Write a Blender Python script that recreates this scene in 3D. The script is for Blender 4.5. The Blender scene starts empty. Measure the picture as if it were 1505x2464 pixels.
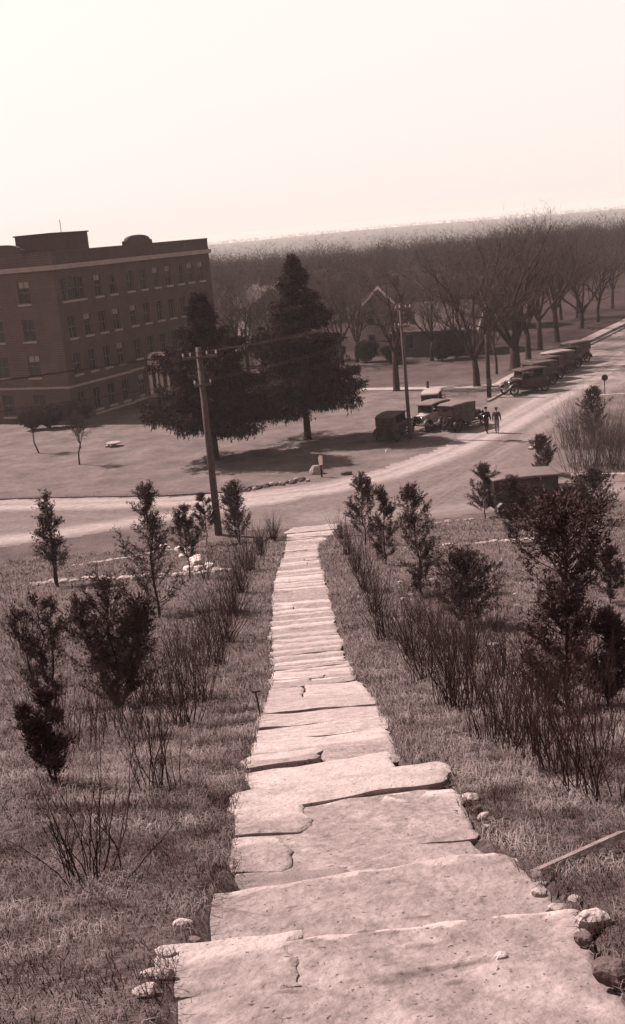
import bpy, math, random
import numpy as np
from mathutils import Vector, Matrix
S = bpy.context.scene
COL = S.collection
R = math.radians

# ------------------------------------------------------------ camera, sky, sun, exposure
CAM_H = 14.3
FOC = 2716.0                       # focal length in units where the picture is 1505 x 2464
PITCH = math.atan(674 / FOC)
ROLL = R(5.07)
cF = Vector((0, math.cos(PITCH), -math.sin(PITCH)))
_r = Vector((1, 0, 0)); _u = Vector((0, math.sin(PITCH), math.cos(PITCH)))
cX = _r * math.cos(ROLL) - _u * math.sin(ROLL)
cY = _r * math.sin(ROLL) + _u * math.cos(ROLL)
cam_d = bpy.data.cameras.new('camera'); cam = bpy.data.objects.new('camera', cam_d); COL.objects.link(cam)
m = Matrix((cX, cY, -cF)).transposed().to_4x4(); m.translation = Vector((0, 0, CAM_H)); cam.matrix_world = m
cam_d.sensor_fit = 'VERTICAL'; cam_d.sensor_height = 24.0; cam_d.lens = 24.0 * FOC / 2464
cam_d.clip_start = 0.1; cam_d.clip_end = 9000
S.camera = cam

SUN_AZ = math.atan2(-0.84, 0.54); SUN_EL = R(47)
w = bpy.data.worlds.new('World'); S.world = w; w.use_nodes = True
nt = w.node_tree; nt.nodes.clear()
sky = nt.nodes.new('ShaderNodeTexSky'); sky.sky_type = 'NISHITA'; sky.sun_disc = False
sky.sun_elevation = SUN_EL; sky.sun_rotation = SUN_AZ; sky.dust_density = 3.0; sky.air_density = 1.0
hs = nt.nodes.new('ShaderNodeHueSaturation'); hs.inputs['Saturation'].default_value = 0.0
mx = nt.nodes.new('ShaderNodeMixRGB'); mx.blend_type = 'MIX'; mx.inputs[0].default_value = 0.8
tcw = nt.nodes.new('ShaderNodeTexCoord'); sxw = nt.nodes.new('ShaderNodeSeparateXYZ'); nt.links.new(tcw.outputs['Generated'], sxw.inputs[0])
mrw = nt.nodes.new('ShaderNodeMapRange'); mrw.interpolation_type = 'SMOOTHSTEP'; nt.links.new(sxw.outputs['Z'], mrw.inputs['Value'])
mrw.inputs['From Min'].default_value = 0.18; mrw.inputs['From Max'].default_value = 0.5; mrw.inputs['To Min'].default_value = 6.35; mrw.inputs['To Max'].default_value = 1.9
nt.links.new(mrw.outputs[0], mx.inputs[2])
tn = nt.nodes.new('ShaderNodeMixRGB'); tn.blend_type = 'MULTIPLY'; tn.inputs[0].default_value = 1.0
tn.inputs[2].default_value = (1.0, 0.895, 0.84, 1)
bg = nt.nodes.new('ShaderNodeBackground'); bg.inputs['Strength'].default_value = 0.088
wo = nt.nodes.new('ShaderNodeOutputWorld')
nt.links.new(sky.outputs[0], hs.inputs['Color']); nt.links.new(hs.outputs[0], mx.inputs[1])
nt.links.new(mx.outputs[0], tn.inputs[1]); nt.links.new(tn.outputs[0], bg.inputs['Color'])
nt.links.new(bg.outputs[0], wo.inputs['Surface'])

sl = bpy.data.lights.new('sun', 'SUN'); sl.energy = 5.0; sl.angle = R(0.6); sl.color = (1.0, 0.95, 0.935)
so = bpy.data.objects.new('sun', sl); COL.objects.link(so)
sv = Vector((math.cos(SUN_EL) * math.sin(SUN_AZ), math.cos(SUN_EL) * math.cos(SUN_AZ), math.sin(SUN_EL)))
so.rotation_euler = sv.to_track_quat('Z', 'Y').to_euler(); so.location = (-40, 30, 60)

S.view_settings.view_transform = 'Standard'; S.view_settings.look = 'None'
S.view_settings.gamma = 1.0; S.view_settings.use_curve_mapping = False
S.view_settings.exposure = 1.0

# ------------------------------------------------------------ materials
def sep(g):                         # the brown-toned world: every surface is a warm grey
    return (1.27 * g + 0.0155, g, 0.94 * g, 1)

def mat(name, a, b=None, scale=6.0, rough=0.9, bump=0.0, bscale=None, detail=8, metal=0.0, spec=0.04, rnd=0.0, lo=0.35, hi=0.65):
    m = bpy.data.materials.new(name); m.use_nodes = True
    n = m.node_tree; P = n.nodes['Principled BSDF']
    P.inputs['Roughness'].default_value = rough; P.inputs['Metallic'].default_value = metal
    P.inputs['Specular IOR Level'].default_value = spec
    if b is None: b = a * 0.75
    tc = n.nodes.new('ShaderNodeNewGeometry')
    no = n.nodes.new('ShaderNodeTexNoise'); no.inputs['Scale'].default_value = scale; no.inputs['Detail'].default_value = detail
    no.inputs['Roughness'].default_value = 0.65
    n.links.new(tc.outputs['Position'], no.inputs['Vector'])
    cr = n.nodes.new('ShaderNodeValToRGB'); cr.color_ramp.elements[0].position = lo; cr.color_ramp.elements[1].position = hi
    cr.color_ramp.elements[0].color = sep(b); cr.color_ramp.elements[1].color = sep(a)
    n.links.new(no.outputs['Fac'], cr.inputs['Fac'])
    out = cr.outputs[0]
    if rnd:
        oi = n.nodes.new('ShaderNodeObjectInfo'); mr = n.nodes.new('ShaderNodeMapRange')
        mr.inputs['To Min'].default_value = 1 - rnd; mr.inputs['To Max'].default_value = 1 + rnd
        n.links.new(oi.outputs['Random'], mr.inputs['Value'])
        hv = n.nodes.new('ShaderNodeHueSaturation'); n.links.new(out, hv.inputs['Color']); n.links.new(mr.outputs[0], hv.inputs['Value'])
        out = hv.outputs[0]
    n.links.new(out, P.inputs['Base Color'])
    if bump:
        n2 = n.nodes.new('ShaderNodeTexNoise'); n2.inputs['Scale'].default_value = bscale or scale * 4; n2.inputs['Detail'].default_value = 6
        n.links.new(tc.outputs['Position'], n2.inputs['Vector'])
        bp = n.nodes.new('ShaderNodeBump'); bp.inputs['Strength'].default_value = 1.0; bp.inputs['Distance'].default_value = bump
        n.links.new(n2.outputs['Fac'], bp.inputs['Height']); n.links.new(bp.outputs[0], P.inputs['Normal'])
    return m

def ground_mat():
    m = bpy.data.materials.new('dry_grass_ground'); m.use_nodes = True
    n = m.node_tree; P = n.nodes['Principled BSDF']; P.inputs['Roughness'].default_value = 1.0; P.inputs['Specular IOR Level'].default_value = 0.1
    g = n.nodes.new('ShaderNodeNewGeometry')
    def noise(s, d=6, r=0.6):
        t = n.nodes.new('ShaderNodeTexNoise'); t.inputs['Scale'].default_value = s; t.inputs['Detail'].default_value = d; t.inputs['Roughness'].default_value = r
        n.links.new(g.outputs['Position'], t.inputs['Vector']); return t.outputs['Fac']
    def ramp(f, lo, hi, a, b):
        c = n.nodes.new('ShaderNodeValToRGB'); c.color_ramp.elements[0].position = lo; c.color_ramp.elements[1].position = hi
        c.color_ramp.elements[0].color = sep(a); c.color_ramp.elements[1].color = sep(b); n.links.new(f, c.inputs['Fac']); return c.outputs[0]
    fine = ramp(noise(14, 9, 0.75), 0.38, 0.64, 0.018, 0.120)        # litter and straw on the slope
    lawn = ramp(noise(2.2, 10, 0.8), 0.3, 0.7, 0.066, 0.118)         # clipped lawn across the road
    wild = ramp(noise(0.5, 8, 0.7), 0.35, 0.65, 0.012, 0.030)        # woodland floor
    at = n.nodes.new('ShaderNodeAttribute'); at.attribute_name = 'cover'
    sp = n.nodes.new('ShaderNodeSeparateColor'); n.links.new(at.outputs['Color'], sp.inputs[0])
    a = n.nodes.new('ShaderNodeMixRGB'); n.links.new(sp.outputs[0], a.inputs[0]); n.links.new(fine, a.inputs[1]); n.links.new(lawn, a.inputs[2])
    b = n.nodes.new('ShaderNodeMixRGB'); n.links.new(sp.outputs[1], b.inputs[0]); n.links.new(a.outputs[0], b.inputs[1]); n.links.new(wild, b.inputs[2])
    pat = n.nodes.new('ShaderNodeMapRange'); n.links.new(noise(0.45, 5, 0.6), pat.inputs['Value'])
    pat.inputs['From Min'].default_value = 0.3; pat.inputs['From Max'].default_value = 0.7; pat.inputs['To Min'].default_value = 0.62; pat.inputs['To Max'].default_value = 1.25
    hv = n.nodes.new('ShaderNodeHueSaturation'); n.links.new(b.outputs[0], hv.inputs['Color']); n.links.new(pat.outputs[0], hv.inputs['Value'])
    n.links.new(hv.outputs[0], P.inputs['Base Color'])
    bp = n.nodes.new('ShaderNodeBump'); bp.inputs['Distance'].default_value = 0.06; n.links.new(noise(11, 8, 0.7), bp.inputs['Height']); n.links.new(bp.outputs[0], P.inputs['Normal'])
    return m

def road_mat():
    m = bpy.data.materials.new('dirt_road'); m.use_nodes = True
    n = m.node_tree; P = n.nodes['Principled BSDF']; P.inputs['Roughness'].default_value = 1.0; P.inputs['Specular IOR Level'].default_value = 0.1
    g = n.nodes.new('ShaderNodeNewGeometry')
    t = n.nodes.new('ShaderNodeTexNoise'); t.inputs['Scale'].default_value = 2.5; t.inputs['Detail'].default_value = 10; t.inputs['Roughness'].default_value = 0.7
    n.links.new(g.outputs['Position'], t.inputs['Vector'])
    def ramp(a, b):
        c = n.nodes.new('ShaderNodeValToRGB'); c.color_ramp.elements[0].position = 0.33; c.color_ramp.elements[1].position = 0.67
        c.color_ramp.elements[0].color = sep(a); c.color_ramp.elements[1].color = sep(b); n.links.new(t.outputs['Fac'], c.inputs['Fac']); return c.outputs[0]
    at = n.nodes.new('ShaderNodeAttribute'); at.attribute_name = 'wear'
    x = n.nodes.new('ShaderNodeMixRGB'); n.links.new(at.outputs['Fac'], x.inputs[0]); n.links.new(ramp(0.062, 0.11), x.inputs[1]); n.links.new(ramp(0.17, 0.25), x.inputs[2])
    n.links.new(x.outputs[0], P.inputs['Base Color'])
    bp = n.nodes.new('ShaderNodeBump'); bp.inputs['Distance'].default_value = 0.03; n.links.new(t.outputs['Fac'], bp.inputs['Height']); n.links.new(bp.outputs[0], P.inputs['Normal'])
    return m

def slab_mat():
    m = mat('limestone_slab', 0.29, 0.19, scale=5, bump=0.018, bscale=24, rnd=0.13, lo=0.30, hi=0.60)
    n = m.node_tree; P = n.nodes['Principled BSDF']; src = P.inputs['Base Color'].links[0].from_socket
    g = n.nodes.new('ShaderNodeNewGeometry')
    def noise(sc, d=6, r=.6):
        t = n.nodes.new('ShaderNodeTexNoise'); t.inputs['Scale'].default_value = sc; t.inputs['Detail'].default_value = d; t.inputs['Roughness'].default_value = r
        n.links.new(g.outputs['Position'], t.inputs['Vector']); return t.outputs['Fac']
    at_ = n.nodes.new('ShaderNodeAttribute'); at_.attribute_name = 'dirt'
    ad = n.nodes.new('ShaderNodeMath'); ad.operation = 'ADD'; n.links.new(at_.outputs['Fac'], ad.inputs[0])
    m1 = n.nodes.new('ShaderNodeMapRange'); n.links.new(noise(7, 8, .7), m1.inputs['Value']); m1.inputs['From Min'].default_value = .3; m1.inputs['From Max'].default_value = .7; m1.inputs['To Min'].default_value = -.5; m1.inputs['To Max'].default_value = .5
    n.links.new(m1.outputs[0], ad.inputs[1]); ad.use_clamp = True
    x = n.nodes.new('ShaderNodeMixRGB'); n.links.new(ad.outputs[0], x.inputs[0]); n.links.new(src, x.inputs[1])
    dr_ = n.nodes.new('ShaderNodeValToRGB'); dr_.color_ramp.elements[0].position = .3; dr_.color_ramp.elements[1].position = .68; dr_.color_ramp.elements[0].color = sep(.08); dr_.color_ramp.elements[1].color = sep(.20)
    n.links.new(noise(10, 10, .75), dr_.inputs['Fac'])
    dm = n.nodes.new('ShaderNodeMapRange'); n.links.new(at_.outputs['Fac'], dm.inputs['Value']); dm.inputs['From Min'].default_value = 1.4; dm.inputs['From Max'].default_value = 2.2
    mm = n.nodes.new('ShaderNodeMath'); mm.operation = 'MULTIPLY'; n.links.new(dm.outputs[0], mm.inputs[0]); n.links.new(noise(16, 6, .7), mm.inputs[1])
    m3 = n.nodes.new('ShaderNodeMapRange'); n.links.new(mm.outputs[0], m3.inputs['Value']); m3.inputs['From Min'].default_value = .1; m3.inputs['From Max'].default_value = .5
    dx_ = n.nodes.new('ShaderNodeMixRGB'); n.links.new(m3.outputs[0], dx_.inputs[0]); n.links.new(dr_.outputs[0], dx_.inputs[1]); dx_.inputs[2].default_value = sep(.045)
    n.links.new(dx_.outputs[0], x.inputs[2])
    pit = n.nodes.new('ShaderNodeMapRange'); n.links.new(noise(38, 3, .5), pit.inputs['Value']); pit.inputs['From Min'].default_value = .655; pit.inputs['From Max'].default_value = .70
    y = n.nodes.new('ShaderNodeMixRGB'); n.links.new(pit.outputs[0], y.inputs[0]); n.links.new(x.outputs[0], y.inputs[1]); y.inputs[2].default_value = sep(.04)
    n.links.new(y.outputs[0], P.inputs['Base Color']); return m

def brick_mat():
    m = mat('brick_wall', 0.062, 0.044, scale=0.7, rough=0.95)
    n = m.node_tree; P = n.nodes['Principled BSDF']
    br = n.nodes.new('ShaderNodeTexBrick'); br.inputs['Scale'].default_value = 1.0
    br.inputs['Brick Width'].default_value = 0.22; br.inputs['Row Height'].default_value = 0.075; br.inputs['Mortar Size'].default_value = 0.008
    br.inputs['Color1'].default_value = (1, 1, 1, 1); br.inputs['Color2'].default_value = (0.8, 0.8, 0.8, 1); br.inputs['Mortar'].default_value = (1.6, 1.6, 1.6, 1)
    tc = n.nodes.new('ShaderNodeTexCoord'); mp = n.nodes.new('ShaderNodeMapping'); mp.inputs['Rotation'].default_value = (R(90), 0, 0)
    n.links.new(tc.outputs['Object'], mp.inputs['Vector']); n.links.new(mp.outputs[0], br.inputs['Vector'])
    x = n.nodes.new('ShaderNodeMixRGB'); x.blend_type = 'MULTIPLY'; x.inputs[0].default_value = 1
    src = P.inputs['Base Color'].links[0].from_socket
    n.links.new(src, x.inputs[1]); n.links.new(br.outputs['Color'], x.inputs[2]); n.links.new(x.outputs[0], P.inputs['Base Color'])
    return m

def glass_mat():
    m = bpy.data.materials.new('window_glass'); m.use_nodes = True
    P = m.node_tree.nodes['Principled BSDF']; P.inputs['Base Color'].default_value = (0.03, 0.018, 0.016, 1)
    P.inputs['Roughness'].default_value = 0.12; P.inputs['Specular IOR Level'].default_value = 0.6
    return m

M = dict(
    ground=ground_mat(), road=road_mat(), brick=brick_mat(), glass=glass_mat(),
    slab=slab_mat(),
    canopy=mat('faded_canvas_top', 0.11, 0.085, scale=4, rough=0.9),
    tread=mat('trodden_dirt', 0.145, 0.085, scale=7, bump=0.008, bscale=60, lo=0.28, hi=0.62),
    rock=mat('pale_rock', 0.30, 0.15, scale=8, bump=0.03, bscale=20, rnd=0.15),
    darkrock=mat('earthy_rock', 0.10, 0.04, scale=8, bump=0.03, bscale=20),
    trim=mat('stone_trim', 0.25, 0.19, scale=2),
    white=mat('white_paint', 0.70, 0.60, scale=6),
    sill=mat('window_sill_stone', 0.26, 0.20, scale=3),
    frame=mat('window_frame_paint', 0.12, 0.09, scale=3),
    portico=mat('portico_stone', 0.50, 0.42, scale=2),
    whitestone=mat('whitewashed_stone', 0.55, 0.35, scale=8, bump=0.02),
    roofing=mat('tar_roof', 0.05, 0.035, scale=2),
    shingle=mat('shingle_roof', 0.075, 0.045, scale=3, bump=0.02),
    siding=mat('painted_siding', 0.24, 0.18, scale=1.5),
    darksiding=mat('dark_siding', 0.075, 0.05, scale=1.5),
    bark=mat('tree_bark', 0.032, 0.014, scale=6, bump=0.03),
    twig=mat('bare_twigs', 0.056, 0.030, scale=3),
    farwood=mat('distant_bare_wood', 0.044, 0.025, scale=0.15),
    thicket=mat('thicket_stems', 0.055, 0.028, scale=3),
    redtwig=mat('reddish_shrub_stems', 0.024, 0.009, scale=5),
    palestem=mat('pale_dead_stems', 0.16, 0.08, scale=5),
    cedar=mat('cedar_foliage', 0.050, 0.010, scale=9, rnd=0.2),
    spruce=mat('spruce_foliage', 0.028, 0.007, scale=2.5),
    polewood=mat('weathered_pole_wood', 0.085, 0.045, scale=9, bump=0.01),
    ceramic=mat('insulator_ceramic', 0.45, 0.35, scale=5, rough=0.3),
    wire=mat('wire', 0.03, 0.02, rough=0.6),
    concrete=mat('sidewalk_concrete', 0.25, 0.18, scale=1.2),
    kerb=mat('kerb_stone', 0.20, 0.12, scale=3),
    carpaint=mat('dusty_dark_car_paint', 0.016, 0.008, scale=3, rough=0.5, spec=0.3),
    carlight=mat('pale_car_paint', 0.30, 0.24, scale=3, rough=0.5, spec=0.3),
    canvas=mat('dark_canvas_top', 0.075, 0.05, scale=5, rough=0.9),
    palecanvas=mat('pale_canvas_top', 0.24, 0.18, scale=5, rough=0.9),
    greycanvas=mat('dusty_canvas_top', 0.12, 0.09, scale=5, rough=0.9),
    tyre=mat('tyre_rubber', 0.02, 0.012, rough=0.9),
    rim=mat('wheel_spokes', 0.06, 0.04, rough=0.6),
    chrome=mat('nickel_plate', 0.45, 0.4, rough=0.2, metal=0.9),
    skin=mat('skin', 0.20, 0.18, scale=9, rough=0.6),
    cloth=mat('dark_jacket_cloth', 0.012, 0.007, scale=20),
    cloth2=mat('brown_jacket_cloth', 0.05, 0.03, scale=20),
    pants=mat('dark_trousers', 0.018, 0.010, scale=20),
    pants2=mat('khaki_trousers', 0.15, 0.11, scale=20),
    plank=mat('weathered_plank', 0.17, 0.09, scale=12, bump=0.01),
    rust=mat('rusty_iron', 0.025, 0.012, scale=30),
    grass=mat('dry_grass_blades', 0.20, 0.022, scale=1.9, detail=12, lo=0.40, hi=0.63),
)

# ------------------------------------------------------------ mesh helpers
class MB:
    def __init__(s): s.v = []; s.f = []
    def box(s, x0, x1, y0, y1, z0, z1, mtx=None):
        k = len(s.v); P = [(x, y, z) for z in (z0, z1) for (x, y) in ((x0, y0), (x1, y0), (x1, y1), (x0, y1))]
        if mtx is not None: P = [tuple(mtx @ Vector(p)) for p in P]
        s.v += P; s.f += [tuple(k + i for i in q) for q in ((0, 3, 2, 1), (4, 5, 6, 7), (0, 1, 5, 4), (1, 2, 6, 5), (2, 3, 7, 6), (3, 0, 4, 7))]
        return s
    def chain(s, pts, rad, n=6, cap=True):
        k0 = len(s.v); pts = [Vector(p) for p in pts]; L = len(pts)
        a = None
        for i, p in enumerate(pts):
            d = (pts[min(i + 1, L - 1)] - pts[max(i - 1, 0)])
            d = d.normalized() if d.length > 1e-9 else Vector((0, 0, 1))
            if a is None: a = d.cross(Vector((0.31, 0.87, 0.38))).normalized()
            else:
                a = a - d * a.dot(d)
                a = a.normalized() if a.length > 1e-6 else d.orthogonal().normalized()
            b = d.cross(a); r = rad[i] if isinstance(rad, (list, tuple)) else rad
            for j in range(n):
                t = 2 * math.pi * j / n; s.v.append(tuple(p + a * (math.cos(t) * r) + b * (math.sin(t) * r)))
        for i in range(L - 1):
            for j in range(n):
                q = k0 + i * n; s.f.append((q + j, q + (j + 1) % n, q + n + (j + 1) % n, q + n + j))
        if cap:
            s.f.append(tuple(k0 + j for j in reversed(range(n)))); s.f.append(tuple(k0 + (L - 1) * n + j for j in range(n)))
        return s
    def lathe(s, prof, n=16, mtx=None):        # prof [(r, z)]
        k0 = len(s.v)
        for r, z in prof:
            for j in range(n):
                t = 2 * math.pi * j / n; p = Vector((r * math.cos(t), r * math.sin(t), z)); s.v.append(tuple(mtx @ p if mtx is not None else p))
        for i in range(len(prof) - 1):
            for j in range(n):
                q = k0 + i * n; s.f.append((q + j, q + (j + 1) % n, q + n + (j + 1) % n, q + n + j))
        s.f.append(tuple(k0 + j for j in reversed(range(n)))); s.f.append(tuple(k0 + (len(prof) - 1) * n + j for j in range(n)))
        return s
    def prism(s, poly, y0, y1, mtx=None):      # poly in x,z ; extruded along y
        k = len(s.v); n = len(poly)
        P = [(x, y0, z) for x, z in poly] + [(x, y1, z) for x, z in poly]
        if mtx is not None: P = [tuple(mtx @ Vector(p)) for p in P]
        s.v += P; s.f.append(tuple(k + i for i in range(n))); s.f.append(tuple(k + n + i for i in reversed(range(n))))
        for i in range(n): s.f.append((k + i, k + n + i, k + n + (i + 1) % n, k + (i + 1) % n))
        return s
    def rings(s, rings):
        k0 = len(s.v); n = len(rings[0])
        for r in rings: s.v += [tuple(p) for p in r]
        for i in range(len(rings) - 1):
            for j in range(n):
                q = k0 + i * n; s.f.append((q + j, q + (j + 1) % n, q + n + (j + 1) % n, q + n + j))
        s.f.append(tuple(k0 + j for j in reversed(range(n)))); s.f.append(tuple(k0 + (len(rings) - 1) * n + j for j in range(n)))
        return s
    def build(s, name, m, parent=None, loc=None, smooth=False, bevel=0):
        me = bpy.data.meshes.new(name); me.from_pydata(s.v, [], s.f); me.update()
        return finish(name, me, m, parent, loc, smooth, bevel)

def finish(name, me, m, parent=None, loc=None, smooth=False, bevel=0):
    me.materials.append(m)
    if smooth: me.polygons.foreach_set('use_smooth', [True] * len(me.polygons))
    o = bpy.data.objects.new(name, me); COL.objects.link(o)
    if parent is not None: o.parent = parent
    if loc is not None: o.location = loc
    if bevel:
        b = o.modifiers.new('bevel', 'BEVEL'); b.width = bevel; b.segments = 2; b.limit_method = 'ANGLE'
    return o

def npmesh(name, V, Fc, m, parent=None, loc=None, smooth=False):
    V = np.asarray(V, dtype=np.float32); Fc = np.asarray(Fc, dtype=np.int32); k = Fc.shape[1]; n = Fc.shape[0]
    me = bpy.data.meshes.new(name); me.vertices.add(len(V)); me.vertices.foreach_set('co', V.ravel())
    me.loops.add(n * k); me.loops.foreach_set('vertex_index', Fc.ravel())
    me.polygons.add(n); me.polygons.foreach_set('loop_start', np.arange(0, n * k, k, dtype=np.int32))
    me.update(calc_edges=True)
    return finish(name, me, m, parent, loc, smooth)

def tag(o, label=None, cat=None, group=None, kind=None):
    if label: o['label'] = label
    if cat: o['category'] = cat
    if group: o['group'] = group
    if kind: o['kind'] = kind
    return o
def empty(name, loc, rz=0.0):
    o = bpy.data.objects.new(name, None); COL.objects.link(o); o.location = loc; o.rotation_euler = (0, 0, rz); o.empty_display_size = 0.3
    return o
def copy_tree(o, parent=None):
    c = o.copy(); COL.objects.link(c); c.parent = parent
    for ch in list(o.children): copy_tree(ch, c)
    return c

# ------------------------------------------------------------ terrain
PY = np.array([-60, -10, 0, 3.2, 6.9, 13, 20.5, 33, 40, 48, 53.2, 60, 260, 700, 1200, 2000, 3200, 6000.])
PZ = np.array([25.5, 15.6, 12.75, 11.9, 10.7, 8.6, 6.2, 3.9, 2.55, 0.95, 0.0, 0, 0, -14, -14, -8, 0.5, -14.])
def profile(Y): return (np.interp(Y - 0.5, PY, PZ) + np.interp(Y + 0.5, PY, PZ) + np.interp(Y, PY, PZ)) / 3
def wob(X, Y, s=1.0): return (np.sin(X * 1.3 * s + Y * 0.7 * s) + np.sin(X * 0.61 * s - Y * 1.1 * s + 2) + np.sin(X * 2.3 * s + 1 + Y * 1.9 * s) * 0.5) / 2.5
def hill(X, Y):
    X = np.asarray(X, float); Y = np.asarray(Y, float); z = profile(Y)
    side = np.clip((np.abs(X - 0.15) - 0.9) / 1.5, 0, 1); near = np.clip((53 - Y) / 3, 0, 1)
    z = z + wob(X, Y, 0.8) * 0.10 * side * near + wob(X, Y, 3.4) * 0.035 * side * near
    far = np.clip((Y - 1200) / 1500, 0, 1)
    z = z + far * 3.0 * (np.sin(X * 0.0021 + 1.0) + 0.5 * np.sin(X * 0.0063))
    return z
def hz(x, y): return float(hill(x, y))
def at(px, py, lift=0.0):           # where a sight line of the photograph meets the terrain
    d = cF * FOC + cX * (px - 752.5) + cY * (1232 - py); d = d / d.y
    t0 = 1.5; t = t0
    while t < 4000:
        p = d * t
        if CAM_H + p.z <= hz(p.x, p.y) + lift: break
        t0 = t; t += 0.4 + t * 0.02
    for _ in range(28):
        mt = (t0 + t) / 2; p = d * mt
        if CAM_H + p.z <= hz(p.x, p.y) + lift: t = mt
        else: t0 = mt
    p = d * t
    return Vector((p.x, p.y, CAM_H + p.z))
def metres(pxlen, p): return pxlen / FOC * (p - Vector((0, 0, CAM_H))).dot(cF)

# edges of the stairway
LE = [(1268, 712), (1285, 690), (1340, 681), (1400, 660), (1500, 650), (1600, 655), (1650, 650), (1700, 632), (1760, 612), (1800, 600), (1900, 580), (1930, 556), (2050, 545), (2110, 545), (2190, 470), (2290, 420), (2440, 370)]
RE = [(1262, 812), (1285, 800), (1310, 768), (1340, 768), (1400, 785), (1500, 812), (1600, 845), (1636, 858), (1642, 885), (1700, 915), (1760, 942), (1800, 965), (1836, 985), (1866, 1085), (1890, 1085), (1920, 1120), (1935, 1125), (2000, 1170), (2055, 1230), (2100, 1290), (2180, 1400), (2300, 1460), (2440, 1560)]
def edge(L):
    P = [at(x, y) for y, x in L]; P.sort(key=lambda p: p.y)
    ys = [p.y for p in P]; xs = [p.x for p in P]
    ys = [-3.0] + ys + [60]; xs = [xs[0]] + xs + [xs[-1]]
    return ys, xs
LY, LX = edge(LE); RY, RX = edge(RE)
def xl(y): return np.interp(y, LY, LX)
def xr(y): return np.interp(y, RY, RX)

def axis(parts):
    out = []
    for a, b, st in parts: out += list(np.arange(a, b, st))
    return out
gx = axis([(-7, 8, 0.13)]); a = 8.0; st = 0.2
while a < 3600: gx.append(a); a += st; st = min(st * 1.06, 160)
neg = []; a = -7.2; st = 0.2
while a > -3600: neg.append(a); a -= st; st = min(st * 1.06, 160)
gx = np.array(sorted(neg) + gx)
gy = axis([(-60, -4, 4), (-4, 1.5, 0.5), (1.5, 26, 0.13), (26, 56, 0.3)]); a = 56.0; st = 0.5
while a < 3900: gy.append(a); a += st; st = min(st * 1.05, 150)
gy = np.array(gy)
GX, GY = np.meshgrid(gx, gy)
GZ = hill(GX, GY)
def lowered(X, Y):                  # the bed cut for the stairs
    e = np.minimum(X - (xl(Y) + 0.02), (xr(Y) - 0.02) - X)
    return np.where(Y < 53.9, np.clip(e / 0.10, 0, 1) * 0.24, 0)
GZ = GZ - lowered(GX, GY)
ny, nx = GX.shape
V = np.stack([GX, GY, GZ], -1).reshape(-1, 3)
idx = np.arange(ny * nx).reshape(ny, nx)
Fq = np.stack([idx[:-1, :-1], idx[:-1, 1:], idx[1:, 1:], idx[1:, :-1]], -1).reshape(-1, 4)
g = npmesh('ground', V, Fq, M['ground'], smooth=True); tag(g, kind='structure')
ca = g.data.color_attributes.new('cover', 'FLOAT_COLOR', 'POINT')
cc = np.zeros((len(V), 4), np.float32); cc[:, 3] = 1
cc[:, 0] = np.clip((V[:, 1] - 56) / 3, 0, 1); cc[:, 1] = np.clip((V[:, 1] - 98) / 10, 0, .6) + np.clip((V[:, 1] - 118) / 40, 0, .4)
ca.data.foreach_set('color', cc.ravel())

# ------------------------------------------------------------ road, pavement, kerb
def inpoly(X, Y, poly):
    c = np.zeros(X.shape, bool); n = len(poly)
    for i in range(n):
        x1, y1 = poly[i]; x2, y2 = poly[(i + 1) % n]
        if y1 == y2: continue
        cond = ((y1 > Y) != (y2 > Y)) & (X < (x2 - x1) * (Y - y1) / (y2 - y1) + x1); c ^= cond
    return c
def dist_line(X, Y, pl):
    d = np.full(X.shape, 1e9)
    for (x1, y1), (x2, y2) in zip(pl[:-1], pl[1:]):
        dx, dy = x2 - x1, y2 - y1; t = np.clip(((X - x1) * dx + (Y - y1) * dy) / (dx * dx + dy * dy), 0, 1)
        d = np.minimum(d, np.hypot(X - x1 - t * dx, Y - y1 - t * dy))
    return d
ROAD = [(-46, 76), (-30, 71.3), (-17.4, 67.4), (-8.5, 64.7), (-3.5, 63.9), (0.3, 64.8), (3.9, 66.9), (7.6, 70.6), (9.6, 73.6), (10.2, 78), (12.2, 83), (14.9, 88.9),
        (16.8, 92.6), (19.4, 99.5), (38.4, 133.5), (66, 183), (95, 235), (106, 230), (76, 176), (47, 124), (31, 97), (23.5, 86), (18.4, 78.6), (15.2, 70.6), (13.8, 64),
        (16, 61), (22, 60.4), (46, 61), (46, 54.4), (30, 54.0), (14, 53.9), (6, 53.9), (-1.2, 54.0), (-4.5, 55.2), (-7.8, 57.6), (-14.9, 55.9), (-30, 54.6), (-46, 54.5)]
rx = np.arange(-46, 108, 0.34); ry = np.arange(53.2, 236, 0.34)
RXg, RYg = np.meshgrid(rx, ry)
jx = wob(RXg, RYg, 2.1) * 0.3 + wob(RXg, RYg, 6.3) * 0.12; jy = wob(RYg, RXg, 1.7) * 0.3
ins = inpoly(RXg + jx, RYg + jy, ROAD)
keep = ins[:-1, :-1] & ins[1:, :-1] & ins[:-1, 1:] & ins[1:, 1:]
ri = np.arange(RXg.size).reshape(RXg.shape)
Fr = np.stack([ri[:-1, :-1], ri[:-1, 1:], ri[1:, 1:], ri[1:, :-1]], -1)[keep]
used, inv = np.unique(Fr.ravel(), return_inverse=True); Fr = inv.reshape(Fr.shape)
rxv = RXg.ravel()[used]; ryv = RYg.ravel()[used]
rzv = np.maximum(hill(rxv, ryv), 0) + 0.012
rd = npmesh('road', np.stack([rxv, ryv, rzv], -1), Fr, M['road'], smooth=True); tag(rd, kind='structure')
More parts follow.
